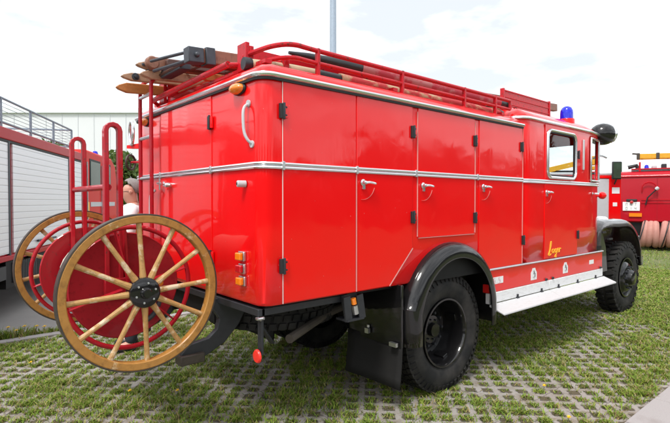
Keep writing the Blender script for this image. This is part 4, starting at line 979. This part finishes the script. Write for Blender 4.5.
lp_ = b3(MB().box((.06,-.03,1.30),(.56,-.012,1.60)), 'licence_plate', M['sticker'], bevel=.005); lp_['label'] = 'white licence plate with dark characters in two rows'
m = MB()
def glyph(x, z, s, segs): 
    for (a, b_), (c, d) in segs: m.bar((x+a*s,-.033,z+b_*s),(x+c*s,-.033,z+d*s), .004, .016, up=(0,1,0))
for i, gph in enumerate(([((0,0),(0,1)),((0,1),(.5,1)),((.5,1),(.5,0))], [((0,0),(0,1)),((0,1),(.5,0)),((.5,0),(.5,1))], [((0,1),(.5,1)),((.5,1),(.2,0))])): glyph(.15+i*.13, 1.475, .09, gph)
for i, gph in enumerate(([((0,0),(.5,0)),((.5,0),(.5,1)),((.5,1),(0,1)),((0,1),(0,0))], [((.3,0),(.3,1))], [((0,1),(0,.5)),((0,.5),(.5,.5)),((.5,1),(.5,0))])): glyph(.15+i*.13, 1.335, .09, gph)
m.build('plate_characters', M['ink'], lp_, local=True)
b3(MB().box((.16,-.06,1.62),(.48,-.005,1.70)), 'plate_lamp', M['rubber_trim'], bevel=.02); b3(MB().lathe([(0,.07),(.05,.06),(.06,0)], (.32,-.02,1.60), (0,-1,0), 12), 'tail_lamp', M['redlens'])
b3(MB().box((.25,-.05,1.10),(.62,-.02,1.22)), 'warning_board', M['orange'])
b3(MB().box((.1,.1,.45),(6,2.1,.9)), 'chassis', M['chassis'])
for x_ in (1.05,4.2):
    for y_ in (.3,2.0): b3(MB().lathe([(0,-.1),(.2,-.06),(.27,-.12),(.4,-.14),(.5,-.1),(.5,.1),(.4,.14),(0,.14)], (x_,y_,.5), (0,1,0), 32), 'wheel', M['tyre'])
b3(MB().box((.3,.3,2.72),(6,2.0,2.76)), 'roof_rack', M['rackred'])
for x_ in (.55,1.9,3.2): b3(MB().bar((x_,.3,2.66),(x_,.3,2.98), .06, .06), 'rack_post', M['rackred'])
b3(MB().lathe([(0,.14),(.05,.12),(.07,.06),(.07,0)], (.75,.5,2.76), (0,0,1), 12), 'blue_beacon', M['blue'])
b3(MB().tube([(.2,.6,2.82),(.45,.6,2.88),(.5,.6,2.76)], .07, 8), 'roof_equipment', M['rubber_trim'])
for q in range(7): b3(MB().box((.9+q*.28,.5,2.76),(1.05+q*.28,.9,2.86+.05*(q%3))), 'roof_equipment', [M['white'],M['steel'],M['rackred']][q%3], bevel=.02)
# pink hoses rolled along its side
for q in range(4):
    x0 = .85+q*.56; w_ = T3.matrix_world
    b0 = G(9.92,16.7); base = Vector((b0.x+TD[0]*x0+TN[0]*.34, b0.y+TD[1]*x0+TN[1]*.34, 0)); hr = thing('hose_roll', ['pink flat fire hose bundle beside the licence plate of the dark red truck','pink fire hose bundle strapped in black, second from the licence plate','pink fire hose bundle near the right edge, third from the licence plate','pink fire hose bundle cut off by the right edge'][q], 'fire hose', (base.x, base.y, .24), angT, 'pink hoses hanging on the old truck')
    m = MB(); rr_ = random.Random(q)
    for k_ in range(3):
        xo = -.18+.18*k_+rr_.uniform(-.03,.03); tl = rr_.uniform(-.25,.25)
        ring_ = [(xo+tl*.35*math.sin(R(a)), .28*math.cos(R(a))*.9, .30+(.33+.03*rr_.random())*math.sin(R(a))) for a in range(0,360,20)]
        m.tube(ring_, .105, 10, closed=True)
    m.build('hose_coil', M['pinkhose'], hr, local=True)
    MB().tube([(-.25+.1*(q%2)+.11*math.sin(R(a)), .36*math.cos(R(a)), .30+.45*math.sin(R(a))) for a in range(0,360,20)], .018, 6, closed=True).build('strap', M['rubber_black'], hr, local=True)
    if q == 2: MB().tube([(.05,-.2,.6),(.0,-.32,.95),(.02,-.30,1.62)], .10, 10).build('hose_tail', M['pinkhose'], hr, local=True)
# yellow ladder on that truck
YL = thing('roof_ladder', 'yellow metal ladder sections on top of the dark red truck', 'ladder', G(9.92,16.7,2.99)+Vector((TD[0]*.62-TN[0]*.45, TD[1]*.62-TN[1]*.45, 0)), angT)
m = MB()
for y_ in (0,.45): m.bar((-.15,y_,.20),(5.5,y_,.12), .09, .17); m.bar((1.1,y_,.02),(5.5,y_,-.10), .07, .12); m.bar((1.5,y_,.33),(5.5,y_,.28), .08, .16)
m.build('rail', M['yellowladder'], YL, local=True, bevel=.01)
for q in range(14): MB().tube([(q*.38,0,.18-.005*q),(q*.38,.45,.18-.005*q)], .03, 6).build('rung', M['yellowladder'], YL, local=True)
for x_, z_ in ((-.12,.2),(.45,.19),(1.5,.33),(2.4,.3)): MB().box((x_-.05,-.07,z_-.11),(x_+.05,.02,z_+.11)).build('end_fitting', M['rust_iron'], YL, local=True, bevel=.01)
MB().tube([(-.3,-.02,.30),(-.1,-.02,.27)], .03, 6).build('end_hook', M['rust_iron'], YL, local=True)
# white and red van between
WV = thing('emergency_van', 'white box van with red roof stripe between the cab and the dark red truck', 'van', G(8.2,20.5), ang3)
def bw(mb, name, mat, parent=None, **k): return mb.build(name, mat, parent or WV, local=True, **k)
bw(MB().box((0,0,.5),(4.0,2.2,2.60)), 'body', M['white'], bevel=.05); bw(MB().box((-.01,-.02,2.60),(4.0,2.22,2.72)), 'roof_stripe', M['red'], bevel=.02)
bw(MB().box((.02,.02,2.72),(3.9,2.2,2.86)), 'roof', M['white'], bevel=.05)
bw(MB().box((3.46,-.03,.6),(4.02,-.003,2.60)), 'corner_stripe', M['red'])
bw(MB().box((3.58,-.04,1.96),(3.90,-.031,2.22)), 'white_mark', M['sticker']); bw(MB().box((3.62,-.04,1.42),(3.8,-.031,1.58)), 'white_mark', M['sticker']); 
bw(MB().box((.3,-.02,.35),(3.9,.1,.55)).box((0,0.05,.3),(4,2.1,.5)), 'bumper', M['chassis'])
for x_ in (.8,3.2): bw(MB().lathe([(0,-.1),(.2,-.1),(.36,-.1),(.36,.1),(0,.1)], (x_,.1,.36), (0,1,0), 24), 'wheel', M['tyre'])
mr = bw(MB().box((3.42,-.32,2.55),(3.84,-.24,3.30)), 'wing_mirror', M['rubber_trim'], bevel=.04); bw(MB().box((3.46,-.335,2.60),(3.80,-.321,3.25)), 'mirror_glass', M['panedark'], mr); bw(MB().tube([(3.63,-.28,2.6),(3.7,.05,2.3)], .03, 6), 'mirror_arm', M['rubber_trim'], mr)
# distant yellow aerial boom truck and pavilions
AT = thing('aerial_ladder_truck', 'distant red ladder truck with a yellow boom, seen through the cab window', 'fire truck', G(12.0,33), ang3, 'fire trucks in the background')
def ba(mb, name, mat, **k): return mb.build(name, mat, AT, local=True, **k)
ba(MB().box((0,0,.8),(8,2.3,2.2)), 'body', M['bgred'], bevel=.05); ba(MB().box((-1.8,0,.6),(-.05,2.3,2.7)), 'cab', M['bgred'], bevel=.1); ba(MB().box((-1.7,-.02,1.7),(-.4,-.005,2.4)), 'window', M['panedark'])
ba(MB().bar((-1.0,1.1,2.9),(5.0,1.1,4.3), .6, .35), 'boom', M['yellowladder']); ba(MB().box((3.5,.6,2.2),(4.6,1.6,3.8)), 'turntable', M['steel'])
for x_ in (-.9,5.5,7): ba(MB().lathe([(0,-.1),(.5,-.1),(.5,.2),(0,.2)], (x_,.2,.5), (0,1,0), 24), 'wheel', M['tyre'])
tent_m = simple('pavilion_canvas', (.72,.75,.78), .8, 0, .04)
for i_, (r_, d_, w_, lab) in enumerate(((22.5,48,9,'white pavilion tent with pointed roof seen through the cab window'),(28,52,9,'white pavilion tent behind the white van'),(40,58,12,'large white pavilion tent far behind the dark red truck'))):
    t = thing('pavilion_tent', lab, 'tent', G(r_,d_), ang3, 'white tents across the field'); hw_ = w_/2
    MB().box((-hw_,-3,0),(hw_,3,2.6)).build('tent_wall', tent_m, t, local=True)
    MB().add([(-hw_-.2,-3.2,2.6),(hw_+.2,-3.2,2.6),(hw_+.2,3.2,2.6),(-hw_-.2,3.2,2.6),(-hw_*.25,0,5.4),(hw_*.25,0,5.4)], [(0,1,5,4),(1,2,5),(2,3,4,5),(3,0,4)]).build('tent_roof', tent_m, t, local=True)

# ------------------------------------------------------------------ hall, lamp post
hall_m = simple('pale_cladding', (.70,.715,.74), .7, 0, .03, .5)
HB = thing('warehouse_hall', 'long pale grey-green industrial hall behind the fire truck at the left', 'hall', G(-52,62), ang3)
MB().box((0,0,0),(62,30,13.0)).build('wall', hall_m, HB, local=True)
MB().box((-.3,-.3,13.0),(62.3,30.3,13.6)).build('roof', simple('pale_roof_edge', (.74,.78,.8), .6), HB, local=True)
m = MB()
for q in range(30): m.box((q*2.05+.5,-.06,0.2),(q*2.05+.56,-.002,12.9))
m.build('cladding_joint', simple('cladding_joint_metal', (.655,.675,.70), .7), HB, local=True)
for q in range(5): MB().box((4+q*11,-.1,0),(8.2+q*11,-.005,4.4)).build('loading_door', simple('hall_door', (.5,.55,.56), .6), HB, local=True)
LP = thing('lamp_post', 'tall grey metal lamp post rising behind the truck roof', 'lamp post', G(-.085,21))
c0 = G(-.085,21)
MB().tube([c0, c0+Vector((0,0,4)), c0+Vector((0,0,12))], [.17,.16,.13], 16).build('post', M['lpost'] if 'lpost' in M else simple('galvanised_post', (.36,.43,.52), .5, .2), LP)
MB().box(c0+Vector((-.3,-.3,0)), c0+Vector((.3,.3,.06))).build('foot_plate', M['steel'], LP)
MB().bar(c0+Vector((0,0,12)), c0+Vector((-1.6,.4,12.2)), .08, .08).bar(c0+Vector((-1.2,.3,12.2)), c0+Vector((-2.2,.55,12.25)), .3, .12).build('lamp_arm', M['steel'], LP)

# ------------------------------------------------------------------ trees
def leaf_mat(name, a, b, c):
    m = NT(name); g_ = m.n('ShaderNodeNewGeometry'); col = m.ramp(g_.outputs['Random Per Island'], [(0,a),(.55,b),(1,c)])
    m.set(Base_Color=col, Roughness=.5); tr = m.n('ShaderNodeBsdfTranslucent'); m.l(col, tr.inputs[0]); mx = m.n('ShaderNodeMixShader'); mx.inputs[0].default_value = .3
    m.l(m.b.outputs[0], mx.inputs[1]); m.l(tr.outputs[0], mx.inputs[2]); m.l(mx.outputs[0], m.nt.nodes['Material Output'].inputs[0]); return m.mat
leaf1 = leaf_mat('bright_leaves', (.05,.10,.018), (.085,.15,.03), (.13,.19,.045)); leaf2 = leaf_mat('dark_leaves', (.016,.032,.010), (.026,.05,.014), (.04,.07,.02)); bark = simple('bark', (.10,.075,.055), .9, 0, .3, 12, bump=.4)
def leaves(blobs, n, size, seed):
    q = np.random.default_rng(seed); w = np.array([b_[3]**2.2 for b_ in blobs]); bi = q.choice(len(blobs), n, p=w/w.sum()); B = np.array(blobs)[bi]
    d = q.normal(0,1,(n,3)); d /= np.linalg.norm(d,axis=1)[:,None]; rr2 = B[:,3]*q.uniform(.35,1.08,n)**.6
    P = B[:,:3]+d*rr2[:,None]*np.array([1,1,.85]); a = q.normal(0,1,(n,3)); a /= np.linalg.norm(a,axis=1)[:,None]; t = np.cross(a, q.normal(0,1,(n,3))); t /= np.linalg.norm(t,axis=1)[:,None]
    s_ = size*q.uniform(.6,1.5,n)[:,None]; V = np.stack([P-a*s_, P+t*s_*.5, P+a*s_, P-t*s_*.5], axis=1).reshape(-1,3)
    return V
def leafmesh(name, V, mat, parent=None):
    n = len(V)//4; me = bpy.data.meshes.new(name); me.vertices.add(len(V)); me.vertices.foreach_set('co', V.ravel()); me.loops.add(len(V)); me.loops.foreach_set('vertex_index', np.arange(len(V),dtype=np.int32))
    me.polygons.add(n); me.polygons.foreach_set('loop_start', (np.arange(n)*4).astype(np.int32)); me.update(calc_edges=True); me.materials.append(mat); o = bpy.data.objects.new(name, me); COL.objects.link(o); o.parent = parent; return o
def tree(base, h, r, label, mat, seed, n=4500, size=.10, trunk=.3, group='trees beyond the vehicles'):
    t = thing('leafy_tree', label, 'tree', base, 0, group); q = random.Random(seed); tb = MB(); th = h*trunk
    tb.tube(smooth([(0,0,-.1),(.03*h*q.uniform(-1,1),.02*h,th*.6),(.02*h,.0,th*1.3),(0,0,h*.8)],4), [h*.03*(1-.8*i/12) for i in range(13)], 10)
    blobs = []
    for i in range(13):
        a = q.uniform(0,6.28); e_ = q.uniform(.0,1); rr_ = r*(.75*math.sqrt(q.random()))*(1-.45*e_); z_ = th+ (h-th)*(.12+.78*e_); bp = Vector((math.cos(a)*rr_, math.sin(a)*rr_, z_)); blobs.append((*bp, r*q.uniform(.26,.46)))
        tb.tube([(0,0,min(h*.7,th*.8+z_*.25)), bp*.6+Vector((0,0,z_*.25)), bp], [h*.011,h*.007,h*.003], 6)
    tb.build('trunk', bark, t, local=True); leafmesh('crown', leaves(blobs, n, size, seed), mat, t)
tree(G(-7.1,17), 3.5, 1.25, 'bright green leafy bush behind the man in the white shirt', leaf1, 4, 6000, .08, .12)
tree(G(-13.9,24), 4.35, 2.6, 'green tree whose top shows over the roof of the truck at the left', leaf1, 9, 6000, .12)
tree(G(-9.6,34), 4.6, 2.0, 'small green tree in front of the pale hall', leaf1, 12, 4000, .12)
tree(G(18,70), 5.2, 3.0, 'dark green tree far off, seen through the cab window', leaf2, 16, 4000, .2)
# wood that closes the view behind and beside the photographer (it shows in the paintwork)
q = np.random.default_rng(77); VV = []
for i in range(200):
    a = -R(4) - i/200*R(248); d = 34+q.uniform(-4,8); hgt = 3.4+1.9*q.random()+1.1*math.sin(i*.31)
    bl_ = [(CAM[0]+d*math.cos(a)+q.normal(0,.9), CAM[1]+d*math.sin(a)+q.normal(0,.9), hgt*f, 1.5*q.uniform(.8,1.25)) for f in (.15,.4,.65,.88)]
    VV.append(leaves(bl_, 420, .34, 1000+i))
struct(leafmesh('woodland', np.concatenate(VV), leaf2), kind='stuff')

# ------------------------------------------------------------------ the man behind the cart
def skin(name, V, E, rad, mat, parent, root=0, sub=2):
    bm = bmesh.new(); L = bm.verts.layers.skin.verify(); vs = []
    for p_, r__ in zip(V, rad):
        v = bm.verts.new(p_); v[L].radius = r__ if isinstance(r__, tuple) else (r__, r__); vs.append(v)
    vs[root][L].use_root = True
    for a, c in E: bm.edges.new((vs[a], vs[c]))
    me = bpy.data.meshes.new(name+'_cage'); bm.to_mesh(me); bm.free(); o = bpy.data.objects.new(name, me); COL.objects.link(o)
    o.modifiers.new('s','SKIN'); s_ = o.modifiers.new('d','SUBSURF'); s_.levels = s_.render_levels = sub
    dg = bpy.context.evaluated_depsgraph_get(); dg.update(); m2 = bpy.data.meshes.new_from_object(o.evaluated_get(dg)); o.modifiers.clear(); o.data = m2; m2.name = name
    m2.materials.clear(); m2.materials.append(mat)
    for p_ in m2.polygons: p_.use_smooth = True
    o.parent = parent; return o
PS = thing('person', 'grey-haired man in glasses and white shirt standing behind the hose cart', 'person', (.205,1.886,0), R(158))
skin_m = simple('skin', (.58,.30,.22), .5, 0, .1, 12); hair_m = simple('grey_hair', (.24,.22,.21), .8, 0, .4, 60); shirt_m = simple('white_shirt', (.8,.8,.8), .8, 0, .03, 8); vest_m = simple('yellow_vest', (.8,.42,.02), .7); trous_m = simple('dark_trousers', (.03,.035,.05), .85); shoe_m = simple('black_shoes', (.02,.02,.02), .5)
# local: x forward, z up; height 1.86
Vb = [(0,0,.98),(0,0,1.15),(0,0,1.34),(-.01,0,1.50),(-.015,0,1.585),(.025,0,1.665),(.012,0,1.74),(.002,0,1.79),
      (0,.19,1.50),(0,.235,1.30),(.02,.26,1.18),(.08,.25,.98),(.10,.245,.90),(0,-.19,1.50),(0,-.235,1.30),(.02,-.26,1.18),(.08,-.25,.98),(.10,-.245,.90),
      (0,.10,.90),(.02,.11,.50),(0,.12,.09),(.14,.13,.04),(0,-.10,.90),(.02,-.11,.50),(0,-.12,.09),(.14,-.13,.04), (.085,0,1.655),(.115,0,1.69)]
Eb = [(0,1),(1,2),(2,3),(3,4),(4,5),(5,6),(6,7),(3,8),(8,9),(9,10),(10,11),(11,12),(3,13),(13,14),(14,15),(15,16),(16,17),(0,18),(18,19),(19,20),(20,21),(0,22),(22,23),(23,24),(24,25),(5,26)]
Vb = Vb[:-1]
rb_ = [(.13,.16),(.12,.15),(.13,.17),(.10,.13),(.054,.056),(.078,.066),(.098,.080),(.078,.062),.062,.05,.042,.034,.03,.062,.05,.042,.034,.03,.09,.062,.045,.04,.09,.062,.045,.04,(.035,.04)]
bodyo = skin('body', Vb, Eb, rb_, skin_m, PS)
# face details joined to the head: nose, ears, brow as one piece; eyes
f = MB(); f.lathe([(0,.055),(.010,.045),(.016,.025),(.017,0),(0,-.01)], (.085,0,1.70), (.9,0,-.25), 10)
for sg in (-1,1): f.lathe([(0,.010),(.014,.010),(.021,.004),(.019,-.012),(0,-.012)], (.0,sg*.080,1.708), (-.25,sg,0), 12)
f.obox((.10,0,1.735), (.012,0,0), (0,.05,0), (0,0,.009)); f.obox((.102,0,1.645), (.008,0,0), (0,.025,0), (0,0,.006), 1)
f.build('face', [skin_m, simple('lips', (.4,.14,.12), .5)], bodyo, local=True, bevel=.004)
for sg in (-1,1): MB().lathe([(0,.012),(.008,.008),(.011,0)], (.093,sg*.032,1.712), (1,0,0), 10).build('eye', simple('eye', (.1,.08,.07), .2), bodyo, local=True)
hb = MB(); rws = []; az_ = list(range(0,360,15))
for i in range(9):
    row = []
    for a in az_:
        ca = math.cos(R(a)); mx_ = 118 if ca < -.45 else (92 if ca < -.1 else (68 if ca < .35 else 46)); th_ = R(6+(mx_-6)*i/8)
        row.append(Vector((.0+.112*math.sin(th_)*ca*(.86 if ca > 0 else 1.0), .090*math.sin(th_)*math.sin(R(a)), 1.752+.108*math.cos(th_)+rnd.uniform(-.002,.002))))
    rws.append(row)
hb.grid(rws, close=True); hb.add([(.006,0,1.861)]+rws[0], [(0,i+1,(i+1)%len(az_)+1) for i in range(len(az_))]); ho = hb.build('hair', hair_m, PS, local=True, angle=80); sd = ho.modifiers.new('t','SOLIDIFY'); sd.thickness = .010
gl = MB()
for sg in (-1,1): gl.tube([(.108, sg*.034+.022*math.cos(R(a)), 1.71+.016*math.sin(R(a))) for a in range(0,360,30)], .0022, 5, closed=True); gl.tube([(.106,sg*.056,1.714),(.02,sg*.088,1.712),(-.01,sg*.09,1.70)], .002, 5)
gl.tube([(.11,-.012,1.713),(.11,.012,1.713)], .002, 5); gl.build('glasses', M['rubber_trim'], PS, local=True)
Vs = [(0,0,1.0),(0,0,1.16),(0,0,1.34),(0,0,1.47),(0,.10,1.515),(0,.2,1.495),(0,.24,1.30),(.01,.255,1.22),(0,-.10,1.515),(0,-.2,1.495),(0,-.24,1.30),(.01,-.255,1.22),(-.012,0,1.54)]
skin('shirt', Vs, [(0,1),(1,2),(2,3),(3,4),(4,5),(5,6),(6,7),(3,8),(8,9),(9,10),(10,11),(3,12)], [(.15,.19),(.14,.18),(.148,.19),(.12,.14),(.085,.085),(.078,.078),(.066,.066),(.062,.062),(.085,.085),(.078,.078),(.066,.066),(.062,.062),(.062,.062)], shirt_m, PS)
rws = []
for z_, rx, ry in ((1.0,.175,.215),(1.1,.168,.208),(1.22,.165,.207),(1.34,.163,.207),(1.44,.148,.19),(1.50,.115,.16)):
    rws.append([Vector((rx*math.cos(R(a)), ry*math.sin(R(a)), z_)) for a in range(82, 280, 12)])
vo = MB().grid(rws).build('vest', vest_m, PS, local=True, angle=80); sd = vo.modifiers.new('t','SOLIDIFY'); sd.thickness = .012
Vt = [(0,0,1.0),(0,.10,.88),(.02,.11,.50),(0,.12,.07),(0,-.10,.88),(.02,-.11,.50),(0,-.12,.07)]
skin('trousers', Vt, [(0,1),(1,2),(2,3),(0,4),(4,5),(5,6)], [(.15,.19),.11,.082,.07,.11,.082,.07], trous_m, PS)
for sg in (-1,1): skin('shoe', [(-.06,sg*.12,.05),(.03,sg*.125,.055),(.16,sg*.13,.04),(.2,sg*.132,.035)], [(0,1),(1,2),(2,3)], [.05,.055,.045,.03], shoe_m, PS, sub=1)
for sg in (-1,1):
    hnd = []; V_ = [(.10,sg*.245,.91),(.115,sg*.243,.86),(.125,sg*.24,.82)]; E_ = [(0,1),(1,2)]; r2 = [.03,(.018,.036),(.015,.036)]
    for k_, (off, ln) in enumerate(((.030,.075),(.010,.085),(-.010,.08),(-.028,.062))):
        i0 = len(V_); V_ += [(.125+off*.9,sg*.238,.80),(.135+off,sg*.232,.80-ln*.5),(.128+off,sg*.222,.80-ln)]; E_ += [(2,i0),(i0,i0+1),(i0+1,i0+2)]; r2 += [.0095,.009,.0075]
    i0 = len(V_); V_ += [(.15,sg*.225,.855),(.165,sg*.215,.82),(.165,sg*.208,.795)]; E_ += [(1,i0),(i0,i0+1),(i0+1,i0+2)]; r2 += [.012,.0105,.009]
    skin('hand', V_, E_, r2, skin_m, bodyo, sub=1)

# ------------------------------------------------------------------ light, sky, camera
W = bpy.data.worlds.new('World'); SC.world = W; W.use_nodes = True; nt = W.node_tree; bg = nt.nodes['Background']
SUN_EL, SUN_AZ = R(58), R(205)      # direction towards the sun: angle from +X in the ground plane
sky = nt.nodes.new('ShaderNodeTexSky'); sky.sky_type = 'NISHITA'; sky.sun_disc = False; sky.sun_elevation = SUN_EL; sky.sun_rotation = math.pi/2-SUN_AZ; sky.air_density = 1.; sky.dust_density = 3.; sky.ozone_density = 1.
tc = nt.nodes.new('ShaderNodeTexCoord'); mp_ = nt.nodes.new('ShaderNodeMapping'); mp_.inputs['Scale'].default_value = (1,1,3.2); nt.links.new(tc.outputs['Generated'], mp_.inputs[0])
nz = nt.nodes.new('ShaderNodeTexNoise'); nz.inputs['Scale'].default_value = 1.9; nz.inputs['Detail'].default_value = 7; nz.inputs['Roughness'].default_value = .55; nt.links.new(mp_.outputs[0], nz.inputs['Vector'])
rp_ = nt.nodes.new('ShaderNodeValToRGB'); rp_.color_ramp.elements[0].position = .42; rp_.color_ramp.elements[0].color = (4.3,4.5,4.65,1); rp_.color_ramp.elements[1].position = .62; rp_.color_ramp.elements[1].color = (9.6,9.75,9.9,1); nt.links.new(nz.outputs[0], rp_.inputs[0])
mxx = nt.nodes.new('ShaderNodeMix'); mxx.data_type = 'RGBA'; mxx.inputs[0].default_value = .86; nt.links.new(sky.outputs[0], mxx.inputs[6]); nt.links.new(rp_.outputs[0], mxx.inputs[7])
nt.links.new(mxx.outputs[2], bg.inputs[0]); bg.inputs[1].default_value = .12
sl_ = bpy.data.lights.new('sun', 'SUN'); sl_.energy = 1.5; sl_.angle = R(12); sl_.color = (1,.97,.92); so = bpy.data.objects.new('sun', sl_); COL.objects.link(so)
dv = Vector((math.cos(SUN_EL)*math.cos(SUN_AZ), math.cos(SUN_EL)*math.sin(SUN_AZ), math.sin(SUN_EL))); so.rotation_euler = dv.to_track_quat('Z','Y').to_euler(); so.location = dv*40
cam = bpy.data.cameras.new('camera'); cam.sensor_width = 36; cam.lens = 481/670*36; cam.clip_start = .05; cam.clip_end = 2000
co = bpy.data.objects.new('camera', cam); COL.objects.link(co); co.location = (-1.52,-3.535,1.6)
d_ = Vector((math.cos(R(49.4))*math.cos(R(1.13)), math.sin(R(49.4))*math.cos(R(1.13)), -math.sin(R(1.13)))); co.rotation_euler = d_.to_track_quat('-Z','Y').to_euler(); SC.camera = co
SC.view_settings.view_transform = 'Standard'; SC.view_settings.look = 'None'; SC.view_settings.exposure = .92; SC.view_settings.gamma = 1; SC.view_settings.use_curve_mapping = False
SC.cycles.use_denoising = True; SC.cycles.max_bounces = 8; SC.cycles.transparent_max_bounces = 16
